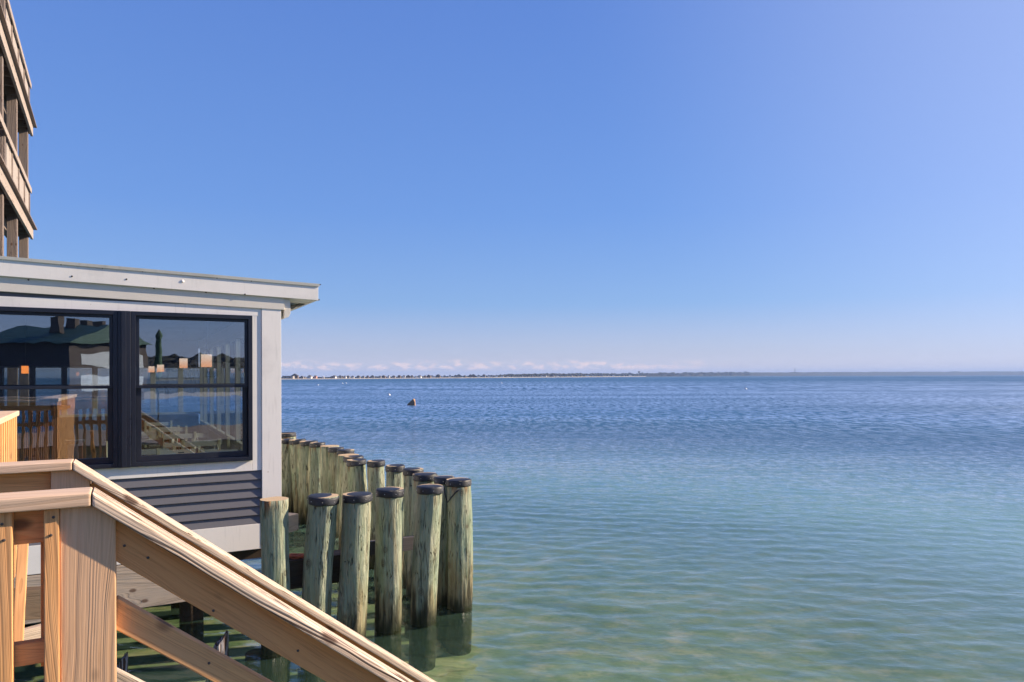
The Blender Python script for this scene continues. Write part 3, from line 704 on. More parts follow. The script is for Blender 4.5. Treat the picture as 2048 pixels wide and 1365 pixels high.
# little bracket return at the corner
s1 = FB.uw(566, 598)[1]; s2 = FB.uw(566, 638)[1]; ub = FB.u(580)
MB().prism([(0.036, s1+0.05), (0.036, s2), (ub-0.02, s2+0.02), (ub, s2+0.06), (ub, s1+0.05)], -0.035, 0.28).build('eave_bracket', 'sunlit_white', B, MBm, bevel=0.004)
for k in range(5):
    u_ = ub+0.03+k*0.09; MB().box(u_, u_+0.07, 0.3+0.1*k, 0.62+0.1*k, s1-0.03+0.012*k, s1-0.015+0.012*k, Matrix.Rotation(0.03*k-0.06, 4, 'X')).build('loose_shingle', 'shingle', B, MBm)
# wall above the windows (dark siding wedge)
strip('upper_siding', lambda u: frz_b(u)+0.06, lambda u: wt-0.05, UL, uC, -0.012, 0.10, 'grey_siding', bevel=0.0)
strip('head_trim', flat(wt), flat(W_ht-0.0), UL, uC+0.0, -0.035, 0.05, 'white_paint')
strip('side_casing', flat(W_ht), flat(W_tb+0.0), uWr+0.002, uC, -0.033, 0.05, 'white_paint')
strip('corner_board', lambda u: frz_b(u)+0.004, flat(W_bb+0.02), uC+0.002, 0.0, -0.045, 0.05, 'white_paint')
strip('sill_trim', flat(W_sb), flat(W_tb), UL, uWr, -0.035, 0.05, 'white_paint')
strip('skirt_board', flat(W_kb), flat(W_bb), UL, uC+0.001, -0.038, 0.02, 'white_paint')
# nail heads and a round vent on the trim boards
for (px, py) in ((122, 529), (205, 536), (285, 543), (362, 549), (434, 556), (503, 562), (57, 560), (144, 553), (253, 559), (308, 577), (412, 585), (490, 589)):
    vv = vF if py < ln((0, 552), (570, 596))(0) else vF
    u_, w_ = FB.uw(px, py, vF-0.001)
    if w_ < fas_b(u_): 
        vv = -0.056; u_, w_ = FB.uw(px, py, vv)
        if w_ < frz_b(u_)+0.01: continue
    MB().lathe([(0.009, -0.002), (0.009, 0.003), (0.004, 0.005)], 8).build('nail_head', 'nail_steel', B, FB.mat() @ Matrix.Translation((u_, vv, w_)) @ Matrix.Rotation(math.pi/2, 4, 'X'))
u_, w_ = FB.uw(365, 563, vF)
MB().lathe([(0.017, -0.002), (0.016, 0.004), (0.006, 0.008)], 14).build('round_plug', 'white_paint', B, FB.mat() @ Matrix.Translation((u_, vF, w_)) @ Matrix.Rotation(math.pi/2, 4, 'X'), smooth=True)
# clapboards
mb = MB(); n = 6; e_ = (W_tb-W_kb)/n
for k in range(n):
    zt = W_tb-e_*k; zb = zt-e_
    yb = -0.034; yt = -0.008; 
    pts = [(yb, zb), (yb, zb+0.004), (yt, zt), (0.04, zt), (0.04, zb)]
    a = [mb.bm.verts.new((UL, p[0], p[1])) for p in pts]; b = [mb.bm.verts.new((uC, p[0], p[1])) for p in pts]
    mb.bm.faces.new(a); mb.bm.faces.new(b[::-1])
    for i in range(5): mb.bm.faces.new((a[i], b[i], b[(i+1) % 5], a[(i+1) % 5]))
mb.build('clapboards', 'grey_siding', B, MBm)
# structural wall boxes: below windows, sea-side wall, far wall, left wall, floor, ceiling
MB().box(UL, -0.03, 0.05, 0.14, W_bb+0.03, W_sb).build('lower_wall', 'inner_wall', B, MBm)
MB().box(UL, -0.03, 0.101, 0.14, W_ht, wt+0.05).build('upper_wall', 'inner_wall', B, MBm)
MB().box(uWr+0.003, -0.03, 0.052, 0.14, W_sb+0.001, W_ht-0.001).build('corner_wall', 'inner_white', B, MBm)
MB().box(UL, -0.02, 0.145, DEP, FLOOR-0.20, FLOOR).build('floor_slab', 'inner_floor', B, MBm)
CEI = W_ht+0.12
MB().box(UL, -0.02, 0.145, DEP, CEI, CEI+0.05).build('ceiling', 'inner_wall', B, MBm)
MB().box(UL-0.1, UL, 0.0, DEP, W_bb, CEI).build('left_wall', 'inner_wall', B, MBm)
# sea side wall: glazed between low wall and head
SB = W_sb-0.05; ST = W_ht-0.10
MB().box(-0.13, 0.0, 0.145, DEP, W_bb+0.02, SB-0.051).build('sea_side_wall', 'white_paint', B, MBm)
MB().box(-0.13, 0.0, 0.145, DEP, ST+0.051, frz_b(0)+0.04).build('sea_side_header', 'white_paint', B, MBm)
y = 0.5
while y < DEP-0.3:
    y1 = min(y+1.25, DEP-0.1)
    f = MB().ring(y, y1-0.003, SB-0.05, ST+0.05, -0.11, -0.02, 0.05, 0.05, 0.07, 0.07)
    for v_ in f.bm.verts: v_.co = Vector((v_.co.y, v_.co.x, v_.co.z))
    fo = f.build('window', 'inner_white', B, MBm, bevel=0.004)
    MB().box(-0.075, -0.068, y+0.048, y1-0.051, SB+0.018, ST-0.018).build('pane', 'window_glass', fo, MBm)
    y = y1
# far wall with two long openings and mullions
o1 = EYE-0.75; o2 = EYE-0.12
MB().box(UL, -0.135, DEP-0.1, DEP, W_bb, o1-0.081).build('far_wall', 'inner_wall', B, MBm); MB().box(UL, -0.135, DEP-0.1, DEP, o2+0.351, CEI).build('far_header', 'inner_wall', B, MBm)
u_ = -8.6; k = 0
while u_ < -0.3:
    wv = 0.55 if u_ > -4.6 else 1.6
    f = MB().ring(u_+0.001, u_+wv-0.001, o1-0.08, o2+0.35, DEP-0.09, DEP-0.01, 0.05, 0.05, 0.05, 0.03); fo = f.build('window', 'inner_white', B, MBm, bevel=0.004)
    MB().box(u_+0.049, u_+wv-0.049, DEP-0.052, DEP-0.046, o1-0.032, o2+0.322).build('pane', 'window_glass', fo, MBm)
    u_ += wv; k += 1
# front windows
def sash_window(pl, pr, gl, gr, mtop, mbot):
    """outer frame pixels pl..pr (or u values), glass gl..gr"""
    u0, u1 = pl, pr; g0_, g1_ = gl, gr
    W0, W1 = W_sb, W_ht
    f = MB()
    t = 0.045
    f.ring(u0, u1, W0+0.001, W1-0.001, -0.078, 0.045, t, t, t, t)
    fo = f.build('window', 'black_frame', B, MBm, bevel=0.004)
    # upper sash (outer track) and lower sash (inner track)
    a0, a1 = u0+t+0.001, u1-t-0.001
    def sash(z0, z1, v0, tb, tt, ts):
        s = MB().ring(a0, a1, z0, z1, v0, v0+0.035, ts, ts, tb, tt)
        s.build('sash', 'black_frame', fo, MBm, bevel=0.003)
        MB().box(a0+ts-0.002, a1-ts+0.002, v0+0.014, v0+0.020, z0+tb-0.002, z1-tt+0.002).build('pane', 'window_glass', fo, MBm)
    sash(mbot, W1-t-0.001, -0.045, 0.032, 0.03, 0.032)
    sash(W0+t+0.001, mtop-0.02, -0.008, 0.06, 0.03, 0.05)
    MB().box(a0+0.4, a0+0.46, -0.012, -0.0085, W0+t+0.07, W0+t+0.082).build('latch', 'steel_black', fo, MBm)
wm0 = FB.uw(380, 776)[1]; wm1 = FB.uw(380, 766)[1]
uM0 = FB.u(262); uM1 = FB.u(236)
sash_window(uM0, uWr, 0, 0, wm1+0.01, wm0)
wdt = uWr-uM0
sash_window(uM1-wdt-0.25, uM1, 0, 0, wm1+0.01, wm0)
sash_window(uM1-2*wdt-0.25-0.13, uM1-wdt-0.25-0.13, 0, 0, wm1+0.01, wm0)
for (m0, m1) in ((uM1, uM0), (uM1-wdt-0.38, uM1-wdt-0.25)):
    mb = MB(); mb.box(m0+0.001, m1-0.001, -0.088, 0.045, W_sb, W_ht-0.001); mo = mb.build('mullion', 'black_frame', B, MBm, bevel=0.006)
    MB().box(m0+0.03, m0+0.075, -0.10, -0.0885, W_sb+0.002, W_ht-0.003).build('mullion_trim', 'black_frame', mo, MBm, bevel=0.004)
uLm = uM1-2*wdt-0.38
MB().box(UL, uLm-0.001, -0.02, 0.14, W_sb+0.001, W_ht-0.001).build('side_wall_panel', 'grey_siding', B, MBm)
# beams and piles carrying the floor
def fbeam(name, u0, u1, v, w, h, t, mat):
    return board(name, FB.w3(u0, v, w), FB.w3(u1, v, w), h, t, mat, B)
uv0 = FB.uw(231, 1218, 0.1)[1]
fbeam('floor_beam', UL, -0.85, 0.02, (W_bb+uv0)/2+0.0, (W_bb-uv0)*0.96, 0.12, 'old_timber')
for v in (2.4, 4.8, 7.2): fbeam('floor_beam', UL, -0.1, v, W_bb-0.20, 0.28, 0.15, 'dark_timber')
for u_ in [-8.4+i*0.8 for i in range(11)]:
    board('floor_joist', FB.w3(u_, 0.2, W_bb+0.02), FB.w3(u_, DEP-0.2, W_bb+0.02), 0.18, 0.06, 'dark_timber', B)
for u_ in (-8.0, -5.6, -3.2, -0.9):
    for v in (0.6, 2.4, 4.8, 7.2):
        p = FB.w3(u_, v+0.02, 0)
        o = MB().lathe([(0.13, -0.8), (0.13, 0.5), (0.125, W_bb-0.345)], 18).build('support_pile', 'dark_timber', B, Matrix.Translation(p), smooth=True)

# interior furniture ------------------------------------------------------
def make_chair():
    e = empty('dining_chair', (0, 0, 0))
    for s in (-1, 1):
        MB().box(s*0.24-0.02, s*0.24+0.02, -0.22, -0.18, 0, 1.0).build('back_post', 'chair_paint', e, bevel=0.004, local=True)
        MB().box(s*0.22-0.02, s*0.22+0.02, 0.18, 0.22, 0, 0.44).build('leg', 'chair_paint', e, bevel=0.004, local=True)
    for z in (0.62, 0.76, 0.90): MB().box(-0.219, 0.219, -0.212, -0.192, z, z+0.07).build('back_rail', 'inner_white', e, bevel=0.004, local=True)
    MB().box(-0.215, 0.215, -0.178, 0.23, 0.441, 0.475).build('seat', 'table_top', e, bevel=0.006, local=True)
    return e
def make_table():
    e = empty('dining_table', (0, 0, 0))
    MB().box(-0.4, 0.4, -0.35, 0.35, 0.72, 0.755).build('tabletop', 'table_top', e, bevel=0.006, local=True)
    MB().box(-0.05, 0.05, -0.05, 0.05, 0.04, 0.72).build('pedestal', 'steel_black', e, bevel=0.004, local=True)
    MB().box(-0.28, 0.28, -0.28, 0.28, 0, 0.039).build('base', 'steel_black', e, bevel=0.01, local=True)
    return e
def make_caddy():
    e = empty('condiment_caddy', (0, 0, 0))
    MB().box(-0.09, 0.09, -0.06, 0.06, 0, 0.012).build('tray', 'steel_black', e, local=True)
    link('handle', tube_mesh([(-0.06, 0, 0.01), (-0.02, 0, 0.2), (0, 0, 0.25), (0.02, 0, 0.2), (0.06, 0, 0.01)], 0.004, 6), 'napkin', e, local=True)
    MB().box(-0.08, -0.02, -0.04, 0.04, 0.013, 0.12).build('napkins', 'napkin', e, bevel=0.004, local=True)
    MB().lathe([(0.025, 0.013), (0.025, 0.11), (0.01, 0.14)], 10, Matrix.Translation((0.05, 0, 0))).build('sauce_bottle', 'caddy_red', e, smooth=True, local=True)
    MB().lathe([(0.02, 0.013), (0.02, 0.09)], 10, Matrix.Translation((0.01, -0.035, 0))).build('shaker', 'napkin', e, smooth=True, local=True)
    return e
ch0 = make_chair(); tb0 = make_table(); cd0 = make_caddy()
def flr(px, z): r = ray(px, HY); p = CAM + r*z; return Vector((p.x, p.y, FLOOR))
TBL = [(432, 9.7, 'nearest table by the sea windows'), (392, 10.9, 'second table from the front windows'), (350, 12.2, 'third table from the front windows'), (322, 13.8, 'farthest of the four tables in the right window')]
words = ['nearest the front glass', 'at the second row', 'at the third row', 'at the last row']
for i, (px, z, lb) in enumerate(TBL):
    t = tb0 if i == 0 else copy_tree(tb0); p = flr(px, z); t.location = p; t.rotation_euler = (0, 0, RZ)
    tag(t, 'small dark square dining table, '+lb, 'table', 'dining tables in the restaurant')
    c = cd0 if i == 0 else copy_tree(cd0); c.location = p + Vector((0, 0, 0.756)); c.rotation_euler = (0, 0, RZ+0.4)
    tag(c, 'wire caddy of napkins and red sauce on the '+lb.replace(' in the right window', ''), 'caddy', 'table caddies')
    for j, (dv, s) in enumerate(((-0.62, 0), (0.62, math.pi))):
        c = ch0 if (i == 0 and j == 0) else copy_tree(ch0)
        c.location = p + FB.n*dv; c.rotation_euler = (0, 0, RZ+s+0.05*(i-1))
        tag(c, 'pale ladder back chair on the '+('near' if j == 0 else 'far')+' side of the '+lb.split(' by')[0].split(' from')[0].replace('farthest of the four tables in the right window', 'farthest table'), 'chair', 'ladder back chairs in the restaurant')
for i, (px, z) in enumerate(((305, 9.3), (352, 9.2), (290, 10.6), (285, 12.2), (205, 8.9), (212, 10.2))):
    c = copy_tree(ch0); c.location = flr(px, z); c.rotation_euler = (0, 0, RZ+(0.0, 0.1, -0.1, 0.05, 1.2, 0.9)[i])
    tag(c, ['pale ladder back chair standing alone left of the tables, close to the glass', 'pale ladder back chair with its back to the glass between tables', 'pale ladder back chair in the inner row, second from the glass', 'pale ladder back chair in the inner row, farthest from the glass', 'pale chair turned sideways by the bar, nearer one', 'pale chair turned sideways by the bar, farther one'][i], 'chair', 'ladder back chairs in the restaurant')
LM = [(413, 722, 20, 25, 9.8, 'largest glowing cylinder lamp in the right window', 'lamp_shade'), (367, 727, 15, 19, 12.2, 'second largest glowing cylinder lamp in the right window', 'lamp_shade'),
      (321, 737, 12.5, 14, 14.2, 'small glowing lamp, right one of the small pair', 'lamp_shade'), (303, 739, 11, 12, 15.0, 'smallest glowing lamp, left one of the small pair', 'lamp_shade'), (50, 740, 12, 15, 9.5, 'orange lamp hanging over the bar in the left window', 'lamp_orange')]
for (px, py, wp, hp, z, lb, mt) in LM:
    p = atd(px, py, z); r = wp*z/FPX/2; h = hp*z/FPX/2
    e = empty('pendant_lamp', p, 0, lb, 'lamp', 'lit pendant lamps in the restaurant')
    MB().lathe([(r, -h), (r, h)], 20).build('lamp_shade', mt, e, smooth=False, local=True)
    MB().lathe([(0.006, h), (0.006, max(h+0.05, CEI-p.z))], 6).build('cable', 'steel_black', e, local=True)
    MB().lathe([(r*0.3, h), (r*0.3, h+0.02)], 10).build('fitting', 'steel_black', e, local=True)
# bar with slatted front
b0 = atd(24, HY, 8.6); b1 = atd(121, HY, 10.6)
bd = (b1-b0); bl = bd.length; brz = math.atan2(bd.y, bd.x)
e = empty('slatted_bar', (b0.x, b0.y, FLOOR), brz, 'bar counter with a front of upright reddish wooden slats behind the left window', 'bar')
BH = 1.48
MB().box(0, bl, 0.03, 0.7, 0, BH-0.05).build('body', 'inner_wall', e, local=True)
MB().box(-0.05, bl+0.05, -0.12, 0.75, BH-0.049, BH).build('countertop', 'slat_wood', e, bevel=0.006, local=True)
ns = int(bl/0.085)
for i in range(ns):
    MB().box(0.01+i*0.085, 0.055+i*0.085, -0.01, 0.029, 0.02, BH-0.052).build('slat', 'slat_wood', e, bevel=0.003, local=True)
p = flr(149, 9.2)
e = empty('service_station', p, RZ, 'narrow reddish wooden stand with menus right of the slatted bar', 'stand')
MB().box(-0.09, 0.09, -0.09, 0.09, 0, 1.05).build('column', 'slat_wood', e, bevel=0.005, local=True)
MB().box(-0.11, 0.11, -0.12, 0.11, 1.051, 1.08).build('top', 'table_top', e, local=True)
MB().box(-0.07, 0.05, -0.125, -0.1, 0.8, 1.04).build('menus', 'napkin', e, local=True)

# ---------------------------------------------------------------- timbers between the pilings
def tim(name, pa, pb, v, h, t, mat, label, cat='timber', topz=None):
    a = FB.uw(*pa, v); b = FB.uw(*pb, v)
    p = FB.w3(a[0], v, a[1]-h/2); q = FB.w3(b[0], v, b[1]-h/2)
    q.z = p.z = (p.z+q.z)/2
    o = board(name, p, q, h, t, mat, None); return tag(o, label, cat, 'timbers between the pilings')
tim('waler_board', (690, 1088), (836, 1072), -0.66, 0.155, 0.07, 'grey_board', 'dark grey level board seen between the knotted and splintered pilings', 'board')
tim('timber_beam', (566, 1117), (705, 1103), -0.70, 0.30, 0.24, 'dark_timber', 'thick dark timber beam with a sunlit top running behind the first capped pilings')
p = FB.uw(585, 1033, 2.6)
o = board('cross_timber', FB.w3(p[0]-1.0, 2.2, p[1]-0.14), FB.w3(p[0]+0.08, 2.9, p[1]-0.14), 0.26, 0.2, 'old_timber'); tag(o, 'brown timber end poking out beside the wall below the back pilings', 'timber', 'timbers between the pilings')
# orange rope on the beam
bp = atd(588, 1111, 6.9)
u0_, w0_ = FB.uw(592, 1112, -0.72); bp = FB.w3(u0_, -0.72, FB.uw(640, 1110, -0.70)[1]+0.012)
pts = []
for i in range(90):
    a = i*0.42; rr = 0.055+0.02*math.sin(i*0.9); pts.append(bp + Vector((rr*1.5*math.cos(a), rr*0.8*math.sin(a), 0.012*math.sin(i*0.6)+0.01)))
o = link('rope_coil', tube_mesh(pts, 0.009, 6), 'orange_rope', None, Matrix.Identity(4)); tag(o, 'tangle of orange rope lying on the dark timber beam', 'rope')

# old broken stumps in the water
def stump(px, py, wpx, hpx, seed, label):
    p = ath(px, py, 0); s = p.y/FPX; r = wpx*s/2; h = hpx*s
    bm = bmesh.new(); segs = 22; rings = 12; R = []
    for j in range(rings+1):
        t = j/rings; ring = []
        for i in range(segs):
            a = 2*math.pi*i/segs
            hh = h*(0.60+0.30*math.cos(a-0.3) + 0.22*noise.noise(Vector((math.cos(a)*3+seed, math.sin(a)*3, 0))))
            z = -0.5 + (0.5+hh)*t
            q = r*(1-0.25*t)*(1+0.25*noise.noise(Vector((math.cos(a)*4+seed, math.sin(a)*4, z*1.2))))
            ring.append(bm.verts.new((q*math.cos(a)+0.3*r*t, q*math.sin(a), z)))
        R.append(ring)
    for a, b in zip(R, R[1:]):
        for i in range(segs): bm.faces.new((a[i], a[(i+1) % segs], b[(i+1) % segs], b[i]))
    c = bm.verts.new((0, 0, h*0.15))
    for i in range(segs): bm.faces.new((R[-1][i], R[-1][(i+1) % segs], c))
    me = bpy.data.meshes.new('stump'); bm.to_mesh(me); bm.free()
    o = link('broken_stump', me, 'stump_wood', None, Matrix.Translation(p)); tag(o, label, 'stump', 'rotted stumps in the water')
m, nt, out = newmat('stump_wood')
st = noi(nt, coords(nt, (60, 60, 4)), 1.0, 4, 0.6)
principled(nt, out, mix(nt, mapr(nt, st, 0.47, 0.55), (0.05, 0.025, 0.018), (0.33, 0.31, 0.33)), 0.8, bump(nt, st, 1.0, 0.02))
stump(430, 1325, 46, 66, 1.0, 'jagged rotted stump with grey splinters poking out of the dark water')
stump(240, 1345, 26, 44, 4.2, 'small grey stump just right of the near stair post')
p = ath(515, 1300, 0)
MB().lathe([(0.12, -0.8), (0.12, -0.03)], 20).build('sunken_pile', 'dark_timber', None, Matrix.Translation(p), smooth=True); tag(bpy.data.objects['sunken_pile'], 'dark cut off pile just below the surface by the stair rail', 'pile')

# ---------------------------------------------------------------- stair railings in front
A1 = Vector(((118-CX)/FPX*2.03, 2.03, 0)); A2 = Vector(((101-CX)/FPX*2.93, 2.93, 0))
L1 = Frame(A1.x, A1.y, RZ); L2 = Frame(A2.x, A2.y, RZ)
def nails(parent, fr, pts, v):
    for (px, py) in pts:
        u, w_ = fr.uw(px, py, v)
        MB().lathe([(0.0042, -0.003), (0.0042, 0.001), (0.002, 0.002)], 8).build('screw', 'nail_steel', parent, Matrix.Translation(fr.w3(u, v, w_)) @ Matrix.Rotation(RZ, 4, 'Z') @ Matrix.Rotation(math.pi/2, 4, 'X'))
def railing(fr, label, pxl, pxr, corner, cap_end, rail_lo, cap_lo_end, matcap, matcap2, is_front):
    e = empty('stair_railing', fr.o + Vector((0, 0, 1.0)), 0, label, 'railing', 'wooden stair railings')
    uc, wc = fr.uw(corner[0], corner[1], -0.03)         # top front edge of the cap at the mitre
    ue, we = fr.uw(cap_end[0], cap_end[1], -0.03)
    sl = (we-wc)/(ue-uc); th = 0.040 if is_front else 0.036
    ub_ = fr.u(pxr); ua = fr.u(pxl); D = 0.14
    # post, its top cut to the slope beyond the mitre
    base = -0.4
    slv = lambda u: wc - th + sl*(u-uc)
    mbp = MB(); poly = [(ua, base), (ub_, base), (ub_, slv(ub_)-0.001), (uc, wc-th-0.002), (ua, wc-th-0.002)]
    M_ = fr.mat()
    # local x must run along the post for the grain: build in a rotated frame
    Rm = M_ @ Matrix(((0, 0, 1, 0), (0, 1, 0, 0), (1, 0, 0, 0), (0, 0, 0, 1)))  # local x->w, z->u
    bm = bmesh.new()
    a = [bm.verts.new((p[1], 0.0, p[0])) for p in poly]; b = [bm.verts.new((p[1], D, p[0])) for p in poly]
    bm.faces.new(a); bm.faces.new(b[::-1])
    for i in range(5): bm.faces.new((a[i], b[i], b[(i+1) % 5], a[(i+1) % 5]))
    bmesh.ops.recalc_face_normals(bm, faces=bm.faces[:])
    bmesh.ops.bevel(bm, geom=bm.edges[:], offset=0.004, segments=2, affect='EDGES', profile=0.6)
    bmesh.ops.transform(bm, matrix=Matrix(((0, 0, 1, 0), (0, 1, 0, 0), (1, 0, 0, 0), (0, 0, 0, 1))), verts=bm.verts)
    bmesh.ops.recalc_face_normals(bm, faces=bm.faces[:])
    # rotate mesh so that local x is up
    Q = Matrix.Rotation(-math.pi/2, 4, 'Y')              # local x -> world z
    bmesh.ops.transform(bm, matrix=Matrix.Translation((-(ua+ub_)/2, -D/2, 0)), verts=bm.verts)
    bmesh.ops.transform(bm, matrix=Q.inverted(), verts=bm.verts)
    me = bpy.data.meshes.new('post'); bm.to_mesh(me); bm.free()
    link('post', me, 'post_wood', e, fr.mat() @ Matrix.Translation(((ua+ub_)/2, D/2, 0)) @ Q)
    # caps: width D+.03 across
    cw = 0.135; vc = -0.03+cw/2
    up = fr.n.copy()
    def cap(p, q, mat, nm='cap_rail'):
        x = (q-p).normalized()
        return board(nm, p, q, cw, th, mat, e, up=up, bevel=0.007, segs=3)
    board('cap_rail', fr.w3(-4.0, vc, wc-th/2), fr.w3(uc-0.0015, vc, wc-th/2), cw, th, matcap, e, up=up, bevel=0.007, segs=3)
    ang = math.atan(sl)
    dirv = Vector((1, sl)).normalized(); nrm = Vector((dirv.y, -dirv.x))  # pointing down
    thp = th
    # sloping cap as a prism with a mitred (vertical) start
    ln_ = ue+2.6-uc
    bm = bmesh.new()
    ang = math.atan(sl)
    vt = th
    poly = [(uc+0.0015, wc), (uc+ln_, wc+sl*ln_), (uc+ln_, wc+sl*ln_-vt), (uc+0.0015, wc-vt)]
    a = [bm.verts.new((p[0], vc-cw/2, p[1])) for p in poly]; b = [bm.verts.new((p[0], vc+cw/2, p[1])) for p in poly]
    bm.faces.new(a); bm.faces.new(b[::-1])
    for i in range(4): bm.faces.new((a[i], b[i], b[(i+1) % 4], a[(i+1) % 4]))
    bmesh.ops.recalc_face_normals(bm, faces=bm.faces[:])
    bmesh.ops.bevel(bm, geom=bm.edges[:], offset=0.007, segments=3, affect='EDGES', profile=0.6)
    T = Matrix.Translation((uc, vc, wc)) @ Matrix.Rotation(-ang, 4, 'Y')
    bmesh.ops.transform(bm, matrix=T.inverted(), verts=bm.verts)
    me = bpy.data.meshes.new('cap'); bm.to_mesh(me); bm.free()
    link('cap_rail', me, matcap2, e, fr.mat() @ T)
    # sloping upper rail under the cap, lower rail
    def sloped(nm, pa, pb, h, v0, t, mat, ext=0.9, u_start=None):
        (u0, w0), (u1, w1) = fr.uw(*pa, v0), fr.uw(*pb, v0)
        s_ = (w1-w0)/(u1-u0); c_ = math.cos(math.atan(s_)); us = u_start if u_start is not None else u0
        hw = h/c_/2
        p = fr.w3(us, v0+t/2, w0+s_*(us-u0)+hw); q = fr.w3(u1+ext, v0+t/2, w1+s_*ext+hw)
        return board(nm, p, q, h, t, mat, e)
    hr = 0.102 if is_front else 0.14
    cb = lambda u: wc - vt + sl*(u-uc) - 0.001
    hv = hr/math.cos(ang)/2
    r1 = board('stair_rail', fr.w3(ub_-0.03, 0.039, cb(ub_-0.03)-hv), fr.w3(ue+2.6, 0.039, cb(ue+2.6)-hv), hr, 0.038, 'cedar_rail', e)
    r1['label'] = 'brown sloping side board'
    return e, uc, wc, ua, ub_, sl, sloped
eF, uc, wc, ua, ubb, sl, slopedF = railing(L1, 'near wooden stair railing with weathered grooved cap sloping down to the right', 118, 231, (183, 986), (820, 1371), ((231.6, 1118.7), (648.7, 1365)), None, 'cap_wood', 'cap_weathered', True)
slopedF('bottom_rail', (231.6, 1260.5), (426, 1365), 0.078, 0.03, 0.042, 'cedar', u_start=ubb-0.02)
nails(eF, L1, [(249, 1092), (296, 1116), (427, 1222), (596, 1302)], 0.0185)
nails(eF, L1, [(418, 1327)], 0.0285)
# level section: rails and balusters
wT = L1.uw(60, 1088, 0.03)[1]
o = board('top_rail', L1.w3(-4.0, 0.05, wT+0.07), L1.w3(ua-0.002, 0.05, wT+0.07), 0.14, 0.038, 'cedar_rail', eF)
wB = L1.uw(60, 1331, 0.03)[1]; wB2 = L1.uw(60, 1287, 0.03)[1]
o = board('lower_rail', L1.w3(-4.0, 0.05, (wB+wB2)/2), L1.w3(ua-0.002, 0.05, (wB+wB2)/2), wB2-wB, 0.038, 'cedar', eF)
wcp = wc-0.042
def balu(u, wdt_, v, z1=None, mat='cedar', z0=0.4):
    return board('baluster', L1.w3(u, v, z0), L1.w3(u, v, z1 or wcp), 0.038, wdt_, mat, eF, up=L1.n, bevel=0.003)
ub1 = L1.u(104, 0.01); balu(ub1-0.001, 0.037, 0.0105)
ub0 = L1.u(8, 0.01); step = ub1-ub0
for k in range(1, 22): balu(ub1-step*k, 0.040, 0.0105)
for k in range(0, 12): balu(ub1-step*k-0.016, 0.036, 0.09, wT+0.11, 'cedar_rail', wB-0.025)
nails(eF, L1, [(107, 1035), (102, 1071), (4, 1049), (8, 1081)], -0.0095)
eB, uc2, wc2, ua2, ub2, sl2, slopedB = railing(L2, 'far wooden stair railing behind the near one, its cap sloping down towards the pilings', 101, 179, (145, 924), (873, 1371), ((179, 1020), (840, 1412)), None, 'cap_wood', 'cap_weathered', False)
wT = L2.uw(60, 1003, 0.03)[1]
board('top_rail', L2.w3(-4.0, 0.05, wT+0.075), L2.w3(ua2-0.002, 0.05, wT+0.075), 0.15, 0.038, 'cedar', eB)
# stair stringers and treads
e = empty('stairs', L1.w3(0, 0.5, 0.9), 0, 'wooden stairs between the two railings, mostly below the picture', 'stairs')
for (fr, v0) in ((L2, -0.045),):
    (u0, w0), (u1, w1) = fr.uw(231.6, 1342.5, v0), fr.uw(277, 1366, v0)
    s_ = sl
    board('stringer', fr.w3(u0-0.2, v0, w0-0.14-s_*0.2), fr.w3(u0+2.2, v0, w0-0.14+s_*2.2), 0.24, 0.04, 'old_timber', e)
# sunlit picket fence going back to the restaurant at the left edge
P0 = atd(-60, HY, 3.55); P1 = atd(29, HY, 5.45); dz = (P1-P0).normalized(); tz = Vector((-dz.y, dz.x, 0))
zc = EYE-0.255
e = empty('slat_fence', (P1.x, P1.y, 1.0), 0, 'sunlit fence of upright cedar slats with a flat cap at the left edge', 'fence')
Q0 = P0; Q1 = P1
board('cap_rail', Vector((Q0.x, Q0.y, zc-0.02))+tz*0.07, Vector((Q1.x, Q1.y, zc-0.02))+tz*0.07, 0.20, 0.038, 'cap_wood', e, up=tz, bevel=0.006)
nn = int((Q1-Q0).length/0.135)
for i in range(nn):
    q = Q1 - dz*(0.03+0.135*i)
    board('slat', Vector((q.x, q.y, zc-1.25)), Vector((q.x, q.y, zc-0.041)), 0.03, 0.05, 'cedar', e, up=tz, bevel=0.003)
board('back_rail', Vector((Q0.x, Q0.y, zc-0.14))+tz*0.04, Vector((Q1.x, Q1.y, zc-0.14))+tz*0.04, 0.14, 0.038, 'cedar_rail', e)
# sloping brace seen through the gap between balusters
o = board('brace_board', atd(47, 1075, 3.6), atd(33, 1330, 3.3), 0.03, 0.045, 'cedar', None); tag(o, 'thin sunlit brace board seen through the gap left of the near post', 'board')
o = board('cross_beam', atd(-40, 1215, 4.6), atd(84, 1205, 4.9), 0.20, 0.12, 'dark_timber', None); tag(o, 'dark reddish beam seen through the gap below the white skirt', 'timber')
o = board('grey_plank', atd(-20, 1300, 3.9), atd(120, 1262, 4.2), 0.13, 0.05, 'old_timber', None); tag(o, 'grey weathered plank seen low through the baluster gap', 'board')

